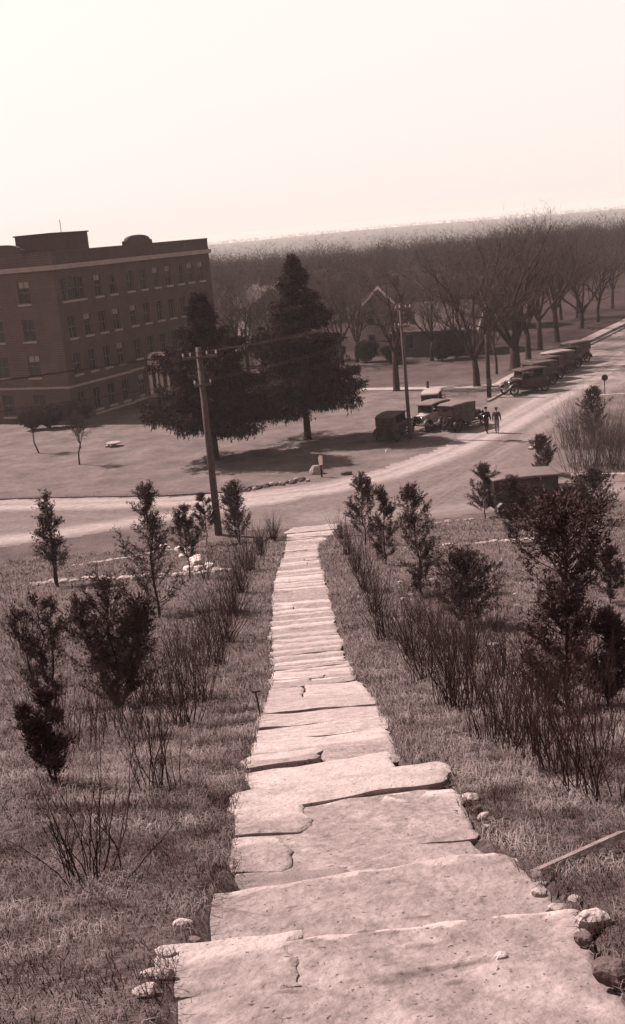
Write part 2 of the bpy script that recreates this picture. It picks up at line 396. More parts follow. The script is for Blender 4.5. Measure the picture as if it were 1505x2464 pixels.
TR = [([(-46, 73), (-17.4, 65.2), (-8.5, 62.6), (-3.5, 61.6), (1, 62.2), (4.7, 64.6), (9, 69.3), (14, 76.5), (20, 87), (27, 99), (40, 122), (80, 190)], 0.85),
      ([(-46, 75), (-17.4, 66.6), (-8.5, 63.9), (-3.5, 62.9), (1, 63.5), (4, 65.7), (7.5, 69.5), (12, 76), (17.5, 86), (24, 97), (38, 122), (78, 190)], 0.8),
      ([(-46, 54.9), (-14.9, 57.6), (-7.8, 59.4), (-4.2, 60.6), (-1.5, 61.4)], 1.0),
      ([(4, 57), (9, 62), (13, 70), (18, 80), (25, 92), (36, 110)], 0.75),
      ([(46, 57), (14, 56.6), (6, 55.6), (0, 56.4)], 1.0)]
AMP = [1.0, 1.0, 1.0, 0.25, 0.35]
wear = np.zeros(len(rxv))
for (pl, wd), am in zip(TR, AMP):
    d = dist_line(rxv, ryv, pl) + wob(rxv, ryv, 3) * 0.10; wear = np.maximum(wear, am * np.clip(1.35 - d / wd, 0, 1))
wear = np.maximum(wear, np.clip((ryv - 84) / 12, 0, 1) * (0.55 + 0.2 * wob(rxv, ryv, 1.2)))
dl = dist_line(rxv, ryv, TR[0][0])
wear = np.clip(wear * (0.82 + 0.15 * wob(rxv, ryv, 7) + 0.15 * np.sin(dl * 7.5)) + 0.10 * np.sin(dl * 3.1 + wob(rxv, ryv, .6) * 2) * np.clip(1.2 - dl / 8, 0, 1) + .12 * np.maximum(0, wob(rxv, ryv, .35)), 0, 1)
wa = rd.data.attributes.new('wear', 'FLOAT', 'POINT'); wa.data.foreach_set('value', wear.astype(np.float32))

def ribbon(name, pl, wd, m, z=0.02, th=0.1, step=None):
    P = [Vector((x, y, 0)) for x, y in pl]; mb = MB(); rg = []
    for i, p in enumerate(P):
        d = (P[min(i + 1, len(P) - 1)] - P[max(i - 1, 0)]).normalized(); s = Vector((d.y, -d.x, 0)) * wd / 2
        rg.append([p - s + Vector((0, 0, z - th)), p + s + Vector((0, 0, z - th)), p + s + Vector((0, 0, z)), p - s + Vector((0, 0, z))])
    mb.rings(rg); return mb.build(name, m)
o = ribbon('verge', [(x - .02, y + .12 + .1 * math.sin(x * 1.7)) for x, y in [(-46, 76), (-38, 73.7), (-30, 71.3), (-24, 69.4), (-20, 68.1), (-17.4, 67.4), (-14, 66.4), (-11, 65.5), (-8.5, 64.8), (-6, 64.3), (-3.5, 64.0)]], .5, M['darkrock'], .07, .15); tag(o, kind='structure')
o = ribbon('pavement', [(-14, 112.5), (-6, 107.6), (1, 104), (6.1, 101.6), (11, 99.0), (15.2, 97.2), (17.3, 97.6), (18.6, 100.5), (28, 118.4), (38, 136.5), (62, 180), (92, 236)], 1.35, M['concrete'], 0.035)
tag(o, kind='structure')
o = ribbon('kerb', [(14.6, 88.6), (15.6, 90.4), (16.6, 92.5), (17.4, 94.8), (19.3, 99.4), (28.6, 116), (38.6, 134)], 0.22, M['kerb'], 0.13, 0.2); tag(o, kind='structure')

# ------------------------------------------------------------ stairway of stone slabs
rs = random.Random(4)
stair = tag(empty('stone_stairway', (0, 28, hz(0, 28))), 'long stairway of rough pale stone slabs running down the hillside to the road', 'stairway')
stair_inv = Vector(stair.location)
def slab(name, oa, ob, yn, yf, m, lift=0.0, drop=0.12, th=0.24, slant=0.0, fa=None, fb=None, nxs=30, nys=8, jit=0.03, seed=0, lumps=0.006, bed=None, bare=None, spots=()):
    """one slab between yn (uphill) and yf (downhill); it follows the edges of the stairway (offsets oa, ob), or the fractions fa, fb of its width;
    bed = (Y uphill, Y downhill) of the step it belongs to, whose gently falling plane it lies in"""
    r = random.Random(seed); ph = [r.uniform(0, 6.3) for _ in range(12)]; V = []; F = []
    by0, by1 = bed or (yn, yf); z1 = float(profile(by1)) + 0.01; z0 = float(profile(by0)) + 0.01 - drop
    def w1(t, k, a_): return a_ * (math.sin(t * 5.1 + ph[k]) * .5 + math.sin(t * 11.7 + ph[k + 1]) * .33 + math.sin(t * 27 + ph[k + 2]) * .22)
    for j in range(nys + 1):
        v = j / nys; yc = yn + (yf - yn) * v
        L0, R0_ = float(xl(yc)), float(xr(yc))
        a0 = L0 + oa if fa is None else L0 + (R0_ - L0) * fa; b0 = R0_ + ob if fb is None else L0 + (R0_ - L0) * fb
        a0 += w1(v, 0, jit * 1.3) ; b0 += w1(v, 3, jit * 1.3)
        cut = .035 * (max(0, 1 - v * (yf - yn) / .07) + max(0, 1 - (1 - v) * (yf - yn) / .07))
        a0 += cut * (1 + math.sin(ph[6])); b0 -= cut * (1 + math.sin(ph[7]))
        for i in range(nxs + 1):
            u = i / nxs; x = a0 + (b0 - a0) * u
            y = yc + slant * (u - 0.5) + w1(x, 6, jit) * v + w1(x, 2, jit * .4) * (1 - v)
            t = (y - slant * (u - .5) - by0) / (by1 - by0)
            zz = z0 + (z1 - z0) * max(-.1, min(1.15, t)) + lift + lumps * (math.sin(x * 6 + ph[0]) + math.sin(x * 13 + y * 9 + ph[1]) * 0.6 + math.sin(y * 17 + x * 5 + ph[2]) * 0.6)
            du = min(u, 1 - u) * (b0 - a0); dv = min(v, 1 - v) * (yf - yn); dd = min(du, dv)
            if dd < 1e-6: zz -= .014
            V.append(Vector((x, y, zz)) - stair_inv)
    n1 = nxs + 1
    for j in range(nys):
        for i in range(nxs): q = j * n1 + i; F.append((q, q + 1, q + n1 + 1, q + n1))
    nt_ = len(F)
    ring = [i for i in range(n1)] + [j * n1 + nxs for j in range(1, nys + 1)] + [nys * n1 + i for i in range(nxs - 1, -1, -1)] + [j * n1 for j in range(nys - 1, 0, -1)]
    k = len(V); L = len(ring)
    for q in ring: V.append(V[q].copy())
    for q in ring: p = V[q]; V.append(p + Vector((r.uniform(-.008, .008), r.uniform(-.008, .008), -th)))
    for i in range(L): F.append((k + i, k + L + i, k + L + (i + 1) % L, k + (i + 1) % L))
    me = bpy.data.meshes.new(name); me.from_pydata([tuple(p) for p in V], [], F); me.update()
    me.polygons.foreach_set('use_smooth', [i < nt_ for i in range(len(F))])
    o = finish(name, me, m, stair)
    if m is not M['tread']:
        da = me.attributes.new('dirt', 'FLOAT', 'POINT'); nv = (nys + 1) * n1; vals = np.zeros(len(V), np.float32)
        for j in range(nys + 1): vals[j * n1:(j + 1) * n1] = (1.35 if (1 - j / nys) * (yf - yn) > bare else -.35) if bare else max(-.35, min(.85, 3.0 + math.sin(ph[4]) - (4.2 + math.sin(ph[5])) * j / nys)) if (yf - yn) < 1.1 else .3
        if bare and bare < 1:
            for q in range(nv):
                jj, ii = divmod(q, n1); e_ = (1 - jj / nys) * (yf - yn); bw = bare * (1 + .9 * math.sin(ii * .37 + ph[1]) * math.sin(ii * .11 + ph[2])); vals[q] = 1.0 + .25 * math.sin(ii * .2 + jj * .17 + ph[3]) if e_ > bw else -.2
                for (sx_, sy_, rx_, ry_) in spots:
                    P_ = V[q] + stair_inv; dd = ((P_.x - sx_) / rx_) ** 2 + ((P_.y - sy_) / ry_) ** 2
                    if dd < 1: vals[q] = max(vals[q], 1.4 + .62 * (1 - dd))
        vals[nv:] = .55; da.data.foreach_set('value', vals)
    return o
# front (downhill) edges of the near steps, measured; farther ones follow at walking pitch
fronts = [4.95, 6.55, 7.42, 8.15, 8.72, 9.35]
# steps above the camera's foot
ys = []
near = [at(940, 2440).y - 0.6, at(600, 2262).y, at(860, 2097).y, at(860, 1918).y, at(860, 1880).y, at(790, 1832).y, at(790, 1800).y, at(780, 1768).y, at(780, 1738).y, at(775, 1706).y, at(775, 1675).y, at(770, 1645).y]
y = near[-1]
ys = list(near)
while y < 53.0:
    y += (0.62 if y < 21 else 0.70) * rs.uniform(0.82, 1.2); ys.append(y)
ys[-1] = 53.6
SL, TD = M['slab'], M['tread']
for i in range(len(ys) - 1):
    yn, yf = ys[i], ys[i + 1]; bed = (yn, yf)
    sl_ = rs.uniform(-0.02, 0.08); oa, ob = rs.uniform(-.05, .05), rs.uniform(-.06, .06)
    if i == 0:
        slab('stone_slab', -.02, -.0, yn - .05, yf, SL, lift=-.008, slant=.06, bed=bed, seed=50, nxs=90, nys=70, bare=.035, spots=[(at(x_, y_).x, at(x_, y_).y, rx_, ry_) for x_, y_, rx_, ry_ in ((930, 2335, .10, .035), (985, 2318, .12, .04), (1050, 2305, .14, .035), (1110, 2300, .12, .03), (1090, 2330, .07, .03), (1215, 2245, .03, .015), (1020, 2262, .10, .02), (700, 2360, .08, .03))])
        slab('stone_slab', -.06, 0, yf - .42, yf + .02, SL, lift=.008, slant=.03, fb=.30, bed=bed, seed=1, nxs=24, nys=16, jit=.03)
    elif i == 1:
        slab('stone_slab', -.10, -.02, yn + .02, yf, SL, lift=-.006, slant=.15, bed=bed, seed=51, nxs=80, nys=50, bare=.045, jit=.025, spots=[(at(x_, y_).x, at(x_, y_).y, rx_, ry_) for x_, y_, rx_, ry_ in ((880, 2200, .07, .03), (1010, 2170, .08, .02), (700, 2160, .05, .02))])
        slab('stone_slab', 0, .06, yf - .12, yf + .03, SL, lift=-.02, fa=.91, bed=bed, seed=4, nxs=12, jit=.03)
        slab('stone_slab', 0, .02, yf - .42, yf - .2, SL, lift=.0, fa=.83, bed=bed, seed=41, nxs=12, jit=.03)
    elif i == 2:
        slab('stone_slab', .02, -.03, yn + .02, yf, SL, lift=-.012, slant=.06, bed=bed, seed=52, nxs=80, nys=40, bare=.03, spots=[(at(x_, y_).x, at(x_, y_).y, rx_, ry_) for x_, y_, rx_, ry_ in ((975, 2030, .05, .03), (780, 1990, .06, .03), (880, 2050, .08, .03))])
        D_ = yf - yn
        slab('stone_slab', 0, 0, yn + .04, yn + .24 * D_, TD, lift=.002, fb=.45, bed=bed, seed=21, nxs=24, nys=10, jit=.03)
        slab('stone_slab', -.02, 0, yn + .27 * D_, yn + .60 * D_, SL, lift=.004, fb=.24, bed=bed, seed=22, nxs=20, nys=10, jit=.03)
        slab('stone_slab', .02, 0, yn + .64 * D_, yf - .03, SL, lift=.006, fb=.33, bed=bed, seed=23, nxs=24, nys=10, jit=.03)
        slab('stone_slab', 0, -.04, yn + .38 * D_, yn + .72 * D_, SL, lift=.010, fa=.72, bed=bed, seed=24, nxs=24, nys=12, jit=.035)
        slab('stone_slab', 0, .01, yn + .8 * D_, yf, SL, lift=.0, fa=.66, bed=bed, seed=25, nxs=24, nys=8, jit=.025)
    elif i == 3: slab('stone_slab', -.02, .0, yn + .0, yf, SL, lift=.05, drop=.04, th=.30, slant=.19, bed=bed, seed=103, nxs=50, nys=10, jit=.018, bare=3)
    elif i == 4:
        slab('stone_slab', 0, -.1, yn + .06, yf, SL, slant=.16, bed=bed, seed=104, nxs=50, jit=.018, bare=3)
        slab('stone_slab', -.08, .12, yn + .16, yf - .08, SL, lift=-.02, fa=1.0, bed=bed, seed=121, nxs=12, jit=.015)
    elif rs.random() < .25:
        xm = rs.uniform(.3, .7)
        slab('stone_slab', oa, 0, yn + .02, yf, SL, slant=sl_ / 2, fb=xm - .008, drop=rs.uniform(-.02, .07), lift=rs.uniform(-.008, .01), seed=i + 200, nxs=20)
        slab('stone_slab', 0, ob, yn + .02, yf - rs.uniform(0, .04), SL, slant=sl_ / 2, fa=xm + .008, drop=rs.uniform(-.02, .07), lift=rs.uniform(-.008, .01), seed=i + 300, nxs=20)
    else: slab('stone_slab', oa, ob, yn + .02, yf, SL, slant=sl_, drop=rs.uniform(-.012, .07), lift=rs.uniform(-.012, .012), seed=i + 100)
slab('stone_slab', -.1, .1, 53.5, 54.6, SL, drop=.0, lift=.05, slant=.05, seed=901, jit=.08)

# ------------------------------------------------------------ rocks
def rock(name, p, sx, sy, sz, m, label, cat='rock', group=None, seed=0, sink=0.38):
    r = random.Random(seed); ph = [r.uniform(0, 6.3) for _ in range(6)]; rg = []; n = 12; K = 8
    for i in range(K + 1):
        t = math.pi * i / K; ring = []
        for j in range(n):
            a = 2 * math.pi * j / n
            d = 1 + 0.16 * math.sin(2 * a + ph[0]) + 0.12 * math.sin(3 * a + 2 * t + ph[1]) + 0.1 * math.sin(4 * t + ph[2]) + r.uniform(-.05, .05)
            q = 0.75
            s_ = math.copysign(abs(math.sin(t)) ** q, math.sin(t)); c_ = math.copysign(abs(math.cos(t)) ** q, math.cos(t))
            ring.append(Vector((math.cos(a) * s_ * sx * d / 2, math.sin(a) * s_ * sy * d / 2, -c_ * sz * (0.5 + 0.06 * d))))
        rg.append(ring)
    mb = MB(); mb.rings(rg)
    o = mb.build(name, m, loc=(p.x, p.y, p.z + sz * (0.5 - sink))); tag(o, label, cat, group); return o
def on_steps(px, py):
    q = at(px, py); k = max(j for j in range(len(ys) - 1) if ys[j] <= q.y or j == 0); t = (q.y - ys[k]) / (ys[k + 1] - ys[k])
    q.z = (float(profile(ys[k])) - .11) * (1 - t) + (float(profile(ys[k + 1])) + .01) * t - .012; return q
o = rock('boulder', at(762, 1140), 0.72, 0.6, 0.62, M['rock'], 'rounded white boulder at the foot of the short white-topped post', 'boulder', seed=3, sink=.2)
rock('boulder', at(556, 1180), 0.62, 0.5, 0.35, M['rock'], 'white boulder at the lawn edge just right of the tall utility pole', 'boulder', seed=4)
rock('boulder', at(833, 1142), 0.8, 0.5, 0.35, M['darkrock'], 'dark low boulder on the verge right of the short post', 'boulder', seed=5)
rock('rock', on_steps(1205, 2288), 0.062, 0.04, 0.03, M['rock'], 'small white stone lying loose on the lowest visible dirt tread', seed=6, sink=.1)
rock('rock', at(1428, 2222), 0.11, 0.09, 0.08, M['rock'], 'pale round stone in the grass right of the nearest step', seed=8)
rock('rock', at(1405, 2262), 0.06, 0.06, 0.04, M['darkrock'], 'dark stone wedged below the pale round stone at the right', seed=88)
rock('rock', at(1475, 2345), 0.11, 0.10, 0.08, M['darkrock'], 'dark earthy rock at the lower right corner of the path', seed=9)
rock('rock', at(1440, 1268), 0.55, 0.5, 0.42, M['rock'], 'big white rock at the right edge of the photo below the parked car', seed=10)
rock('rock', at(1450, 1385), 0.42, 0.3, 0.25, M['rock'], 'white rock beside the large cedar at the right edge of the photo', seed=11)
rock('rock', at(1056, 1430), 0.35, 0.2, 0.12, M['rock'], 'flat white rock right of the foot of the slender dark cedar', seed=12)
rock('rock', at(1190, 1555), 0.26, 0.2, 0.10, M['rock'], 'small pale rock between twiggy shrubs on the right slope', seed=13)
rock('rock', at(1285, 1560), 0.18, 0.15, 0.10, M['rock'], 'little pale rock near the trunk of the large right-hand cedar', seed=14)
rock('rock', at(405, 2300), 0.07, 0.05, 0.03, M['rock'], 'flat pale stone at the left edge of the second nearest step', seed=15)
rock('rock', at(380, 2345), 0.11, 0.06, 0.03, M['rock'], 'pale flat stone at the lower left corner of the path', seed=16)
for k_, (px, py, sx) in enumerate(((440, 2225, .07), (470, 2265, .05), (350, 2390, .08), (1345, 2190, .07), (1385, 2165, .05), (1300, 2150, .06))):
    rock('rock', at(px, py), sx, sx * .8, sx * .5, M['rock'] if k_ != 1 else M['darkrock'], ['flat pale stone left of the second nearest step edge', 'small dark stone left of the lowest steps', 'pale rock at the bottom left of the lowest step', 'pale flat stone right of the lowest tread below the plank', 'little pale stone near the plank end', 'pale stone under the left end of the plank'][k_], seed=60 + k_)
k = 0
for px, py, sx in ((1135, 1925, .10), (1150, 1950, .06), (1168, 1968, .075), (1185, 1975, .05), (1170, 1992, .045)):
    rock('rubble_stone', at(px, py), sx, sx * .8, sx * .6, M['rock'] if k % 2 == 0 else M['darkrock'], ['topmost and largest grey rubble stone right of the bright edging slab', 'second small dark stone of the rubble right of the bright edging slab', 'pale stone in the middle of the rubble right of the path', 'small dark stone at the right end of the rubble beside the path', 'smallest pale stone at the bottom of the rubble beside the path'][k], 'stone', 'rubble beside the right edge of the path', seed=30 + k); k += 1
# rows of low stones that hold the terraces
SINGLES = {}
def stone_row(pts, n, smin, smax, label, seed, m=M['rock'], flat=0.4, spread=0.15, single=False):
    r = random.Random(seed); P = [at(x, y) for x, y in pts]; mb = MB()
    tot = len(P) - 1
    for i in range(n):
        t = (i + r.uniform(-.3, .3)) / n * tot; t = max(0, min(tot - 1e-6, t)); k = int(t); p = P[k].lerp(P[k + 1], t - k)
        p.x += r.uniform(-spread, spread); p.y += r.uniform(-spread, spread); p.z = hz(p.x, p.y)
        s = r.uniform(smin, smax); rg = []; nn = 7
        for ti in range(5):
            a_ = math.pi * ti / 4; rg.append([p + Vector((math.cos(2 * math.pi * j / nn) * math.sin(a_) * s * r.uniform(.4, .62), math.sin(2 * math.pi * j / nn) * math.sin(a_) * s * r.uniform(.35, .5), (0.2 - math.cos(a_) * 0.5) * s * flat * 2)) for j in range(nn)])
        if single:
            mb.rings([[q - p for q in ring] for ring in rg]); o = mb.build('loose_stone', m, loc=p); tag(o, label, 'stone', single); SINGLES.setdefault(single, []).append(o); mb = MB(); continue
        mb.rings(rg)
    if single: return
    o = mb.build('stone_edging', m); tag(o, label, 'stone edging', 'low stone rows holding the terraces'); return o
stone_row([(72, 1408), (280, 1395), (420, 1385), (560, 1372)], 72, .18, .42, 'lower left row of pale stones, the nearer of two crossing the left slope', 1, flat=.25)
stone_row([(170, 1362), (300, 1345), (430, 1325)], 80, .14, .30, 'upper left row of pale stones, the one closer to the road', 2, flat=.25)
stone_row([(395, 1320), (420, 1325), (450, 1340), (470, 1355), (480, 1372), (445, 1370)], 18, .25, .7, 'white stone of the heap beside the small dark cedar', 3, m=M['whitestone'], flat=.35, spread=.45, single='scattered heap of white stones')
stone_row([(985, 1318), (1080, 1312), (1200, 1303), (1300, 1298)], 70, .12, .28, 'long row of pale pebbly stones crossing the right slope behind the cedars', 4, flat=.25)
stone_row([(1035, 1262), (1085, 1255), (1180, 1246), (1300, 1240), (1380, 1243)], 34, .14, .34, 'row of stones along the near road edge below the parked car', 5, flat=.2)
stone_row([(540, 1186), (600, 1178), (680, 1166), (745, 1152)], 60, .15, .45, 'rubble edging between the shaded lawn and the road', 6, m=M['darkrock'], flat=.35, spread=.3)
stone_row([(560, 1183), (640, 1172), (700, 1160), (745, 1155)], 16, .15, .4, 'pale stone along the top of the rubble edging', 7, flat=.35, spread=.3, single='pale stones along the lawn edge')
stone_row([(900, 1440), (990, 1400), (1230, 1440), (1350, 1460)], 16, .08, .22, 'loose pale stone in the middle of the right slope', 8, flat=.3, spread=.8, single='loose stones on the right slope')

_ord = ['first', 'second', 'third', 'fourth', 'fifth', 'sixth', 'seventh', 'eighth', 'ninth', 'tenth', 'eleventh', 'twelfth', 'thirteenth', 'fourteenth', 'fifteenth', 'sixteenth', 'seventeenth', 'eighteenth']
for L_ in SINGLES.values():
    for k_, o_ in enumerate(sorted(L_, key=lambda q: q.location.x / q.location.y)): o_['label'] = o_['label'] + ', %s from the left' % _ord[k_]
# ------------------------------------------------------------ grass
rg_ = np.random.default_rng(5)
def blades(n, x0, x1, y0, y1, ln, wd, px=1.0, biasy=1.0):
    X = rg_.uniform(x0, x1, n); Y = y0 + (y1 - y0) * rg_.uniform(0, 1, n) ** biasy
    in_ = rg_.uniform(0, .06, n); ok = (X < xl(Y) + in_) | (X > xr(Y) - in_)
    cl = wob(X, Y, 2.2) + 0.6 * wob(X, Y, 6.1) + rg_.uniform(-.8, .8, n)
    ok &= (cl > -0.75) & (Y < 53.2); X = X[ok]; Y = Y[ok]; cl = cl[ok]; n = len(X)
    Z = hill(X, Y) - 0.01
    A = rg_.uniform(0, 6.283, n); L = ln * rg_.uniform(.4, 1.3, n); lean = rg_.uniform(0.3, 1.25, n)
    W = wd * rg_.uniform(.6, 1.3, n) * (1 + Y * 0.05)
    # blades lie over mostly downhill
    dx = np.cos(A) * lean; dy = np.sin(A) * lean + 0.35
    b = np.stack([X, Y, Z], -1); mid = b + np.stack([dx * L * .35, dy * L * .35, L * .5], -1); tip = b + np.stack([dx * L * .95, dy * L * .95, L * (.75 - .45 * np.clip(lean, 0, 1.2))], -1)
    pa = rg_.uniform(0, 3.14, n); s = np.stack([np.cos(pa) * W / 2, np.sin(pa) * W / 2, np.zeros(n)], -1)
    V = np.stack([b - s, b + s, mid + s * .8, mid - s * .8, tip], 1)
    k = np.arange(n)[:, None] * 5
    T = np.concatenate([k + np.array([[0, 1, 2]]), k + np.array([[0, 2, 3]]), k + np.array([[3, 2, 4]])], 0)
    return V.reshape(-1, 3), T
PV = []; PT = []; off = 0
for args in ((150000, -3.2, 3.6, 2.2, 7.5, 0.075, 0.0032), (120000, -5.5, 6, 6.5, 14, 0.12, 0.004), (90000, -9, 10, 13, 30, 0.17, 0.0055), (40000, -15, 16, 28, 53, 0.20, 0.008)):
    v, t = blades(*args); PV.append(v); PT.append(t + off); off += len(v)
gr = npmesh('grass', np.concatenate(PV), np.concatenate(PT), M['grass']); tag(gr, 'dry matted grass covering the hillside on both sides of the steps', 'grass', kind='stuff')

# ------------------------------------------------------------ bare shrubs
def shrub(p, h, spread, n, label, group, seed, m=None, cat='shrub', r0=0.010, fine=3, name='bare_shrub', upright=0.0, br=0):
    r = random.Random(seed); mb = MB(); base = Vector((p.x, p.y, p.z))
    for i in range(int(n * 1.35)):
        a = r.uniform(0, 6.283); t = abs(r.gauss(0, .62)) * spread; t = min(t, spread * 1.2)
        L = h * r.uniform(.42, 1.1); d = Vector((math.cos(a) * t, math.sin(a) * t, 1)).normalized()
        q = Vector((math.cos(a), math.sin(a), 0)) * (r.uniform(0, .10 + .05 * h) if not br else br * math.sqrt(r.random())); q.z = -0.05
        pts = [q.copy()]; rad = [r0 * .62 * r.uniform(.7, 1.2)]; K = 6; dd = d.copy()
        for k in range(K):
            dd = (dd + Vector((r.gauss(0, .15), r.gauss(0, .15), 0.06 + upright * .1))).normalized(); q = q + dd * L / K; pts.append(q.copy()); rad.append(rad[0] * (1 - .82 * (k + 1) / K))
        mb.chain(pts, rad, 4, cap=False)
        for _ in range(fine + 1):
            k = r.randint(2, K - 1); b = pts[k]; l2 = L * r.uniform(.15, .42); e = (dd + Vector((r.gauss(0, .38), r.gauss(0, .38), .25))).normalized()
            m1 = b + e * l2 * .5; e2 = (e + Vector((r.gauss(0, .15), r.gauss(0, .15), .12))).normalized(); m2 = m1 + e2 * l2 * .5
            mb.chain([b, m1, m2], [rad[k] * .55, rad[k] * .4, rad[k] * .2], 3, cap=False)
            if fine > 1:
                for _ in range(2):
                    e3 = (e + Vector((r.gauss(0, .5), r.gauss(0, .5), .2))).normalized(); mb.chain([m1, m1 + e3 * l2 * .4], [rad[k] * .3, rad[k] * .15], 3, cap=False)
    o = mb.build(name, m or M['redtwig'], loc=base); tag(o, label, cat, group); return o
GL = 'bare twiggy shrubs lining the left side of the stairs'; GR = 'bare twiggy shrubs on the right side of the stairs'
ordn = ['nearest', 'second', 'third', 'fourth', 'fifth', 'sixth', 'seventh', 'eighth', 'ninth', 'tenth', 'eleventh', 'twelfth', 'thirteenth', 'fourteenth', 'fifteenth', 'sixteenth', 'seventeenth', 'eighteenth']
LS = [(225, 2110, 400, .55, 20), (385, 1905, 330, .32, 16), (440, 1752, 270, .3, 20), (478, 1690, 240, .3, 18), (520, 1605, 200, .3, 22), (545, 1545, 185, .35, 26), (562, 1480, 160, .35, 26), (582, 1425, 140, .4, 26), (602, 1378, 110, .45, 26), (630, 1338, 85, .5, 26), (656, 1303, 75, .5, 26)]
desc = ['wide fan of long bare stems, nearest shrub left of the stairs', 'tall sparse bare stems, second shrub from the camera left of the stairs']
for i, (px, py, hh, sp, n) in enumerate(LS):
    p = at(px, py); h = metres(hh, p) * 1.08; n = int(n * (1.0 if i < 2 else 1.5)); sp *= 1.15
    lab = desc[i] if i < 2 else 'reddish bare shrub left of the stairs, %s from the camera in its row' % ordn[i]
    shrub(p, h, sp, n, lab, GL, 100 + i, r0=0.0065 + p.y * .00022)
extraL = [(125, 1830, 330, .5, 16, 'bare stems at the left edge behind the widest fan of stems'), (60, 1560, 300, .4, 16, 'tall bare stems in the far left margin of the slope'), (350, 1700, 170, .6, 22, 'tangled low bare shrub under the bushy cedar on the left'), (490, 1392, 110, .5, 20, 'small dense bare shrub between the dark left cedar and the row')]
for i, (px, py, hh, sp, n, lab) in enumerate(extraL):
    p = at(px, py); shrub(p, metres(hh, p), sp, n, lab, 'bare shrubs scattered over the left slope', 140 + i, r0=0.006 + p.y * .0002)
RS = [(1452, 1925, 340, .4, 12), (1400, 1900, 330, .35, 14), (1345, 1862, 320, .3, 14), (1288, 1832, 300, .3, 16), (1232, 1805, 290, .3, 16), (1178, 1790, 270, .3, 16), (1112, 1712, 300, .3, 24), (1080, 1700, 290, .3, 26), (1022, 1640, 230, .4, 24), (988, 1590, 210, .4, 26), (926, 1540, 200, .38, 28), (906, 1480, 160, .38, 26), (880, 1425, 140, .4, 26), (860, 1378, 110, .4, 24), (838, 1335, 90, .4, 24), (822, 1296, 70, .4, 20)]
for i, (px, py, hh, sp, n) in enumerate(RS):
    p = at(px, py); lab = 'reddish bare shrub right of the stairs, %s from the camera in its row' % ordn[i]
    if i == 0: lab = 'sparse bare stems nearest the camera in the row right of the stairs'
    shrub(p, metres(hh, p) * 1.05, sp, n, lab, GR, 200 + i, r0=0.006 + p.y * .00022)
extraR = [(1060, 1570, 180, .6, 26, 'tangled dark bare shrub above the cluster right of the stairs'), (1130, 1600, 200, .7, 26, 'spreading bare shrub in front of the squat right-hand cedar'), (1215, 1640, 200, .7, 26, 'spreading bare shrub in the middle of the right slope'), (1300, 1700, 230, .6, 22, 'bare shrub tangled round the foot of the large cedar'), (1440, 1640, 260, .5, 16, 'bare shrub at the right edge beside the large cedar'), (1000, 1500, 100, .6, 22, 'low bare shrub below the slender dark cedar'), (1190, 1520, 90, .8, 22, 'low flat bare shrub right of the squat cedar')]
for i, (px, py, hh, sp, n, lab) in enumerate(extraR):
    p = at(px, py); shrub(p, metres(hh, p), sp, n, lab, 'bare shrubs scattered over the right slope', 240 + i, r0=0.006 + p.y * .0002)
R2 = [(960, 1525, 130), (1005, 1560, 150), (1048, 1625, 190), (1080, 1610, 150), (1150, 1690, 220), (1205, 1730, 240), (1262, 1765, 250), (1330, 1800, 260), (1392, 1835, 280), (1240, 1600, 150), (1160, 1565, 120), (1425, 1745, 260), (1340, 1640, 200), (1290, 1660, 170), (1110, 1560, 110), (1450, 1820, 300)]
R2.sort(key=lambda q: -q[1])
for i, (px, py, hh) in enumerate(R2):
    p = at(px, py); shrub(p, metres(hh, p) * 1.05, .6, 11, 'tangled shrub behind the row right of the stairs, %s from the camera' % ordn[i], 'tangled brush behind the right-hand row of shrubs', 270 + i, r0=0.006 + p.y * .00022, fine=4, br=.25)
L2 = [(300, 1760, 170), (350, 1790, 150), (200, 1800, 200), (410, 1690, 150), (470, 1620, 140), (100, 1650, 200), (335, 1690, 170), (390, 1640, 150), (430, 1590, 130), (250, 1730, 120), (480, 1560, 110), (500, 1500, 100), (180, 1760, 180)]
for i, (px, py, hh) in enumerate(sorted(L2, key=lambda q: -q[1])):
    p = at(px, py); shrub(p, metres(hh, p) * 1.05, .5, 16, 'tangled shrub scattered on the left slope, %s from the camera' % ordn[i], 'tangled brush on the left slope', 290 + i + 20, r0=0.006 + p.y * .0002, fine=4, br=.25)
# pale curling dead vine stems on the large cedar
r = random.Random(77); p = at(1320, 1690); mb = MB()
for i in range(9):
    q = Vector((r.uniform(0, .8), r.uniform(-.3, .1), r.uniform(.4, 1.2))); pts = [q.copy()]; d = Vector((r.uniform(-1, 1), 0, r.uniform(-.2, 1))).normalized()
    for k in range(7): d = (d + Vector((r.gauss(0, .35), r.gauss(0, .2), r.gauss(-.05, .35)))).normalized(); q = q + d * .07; pts.append(q.copy())
    mb.chain(pts, .0045, 3)
mb.chain([(0, 0, -.05), (.1, 0, .5), (.25, 0, 1.3)], .006, 4)
tag(mb.build('dead_vine', M['palestem'], loc=p), 'pale curling dead vine stems in front of the large right cedar', 'vine')
THK = [(1392, 1075, 150), (1405, 1128, 215), (1440, 1125, 240), (1480, 1118, 230), (1510, 1135, 220), (1410, 1040, 110), (1450, 1060, 130), (1500, 1080, 150)]
tl = ['leftmost tall shrub', 'tall grey shrub at the front left', 'tallest grey shrub in the middle', 'dense grey shrub right of the middle', 'front grey shrub by the right edge', 'small rear shrub near the road', 'rear shrub beside the dark cedar', 'rear shrub at the right edge']
for i, (px, py, hh) in enumerate(THK):
    p = at(px, py); shrub(p, metres(hh, p) * (.55 + .2 * (i % 3) * .7), .42, 60, tl[i] + ' of the bare thicket by the road', 'bare thicket on the right beside the road', 300 + i, m=M['thicket'], r0=.017, fine=5, name='bare_shrub', br=1.15)

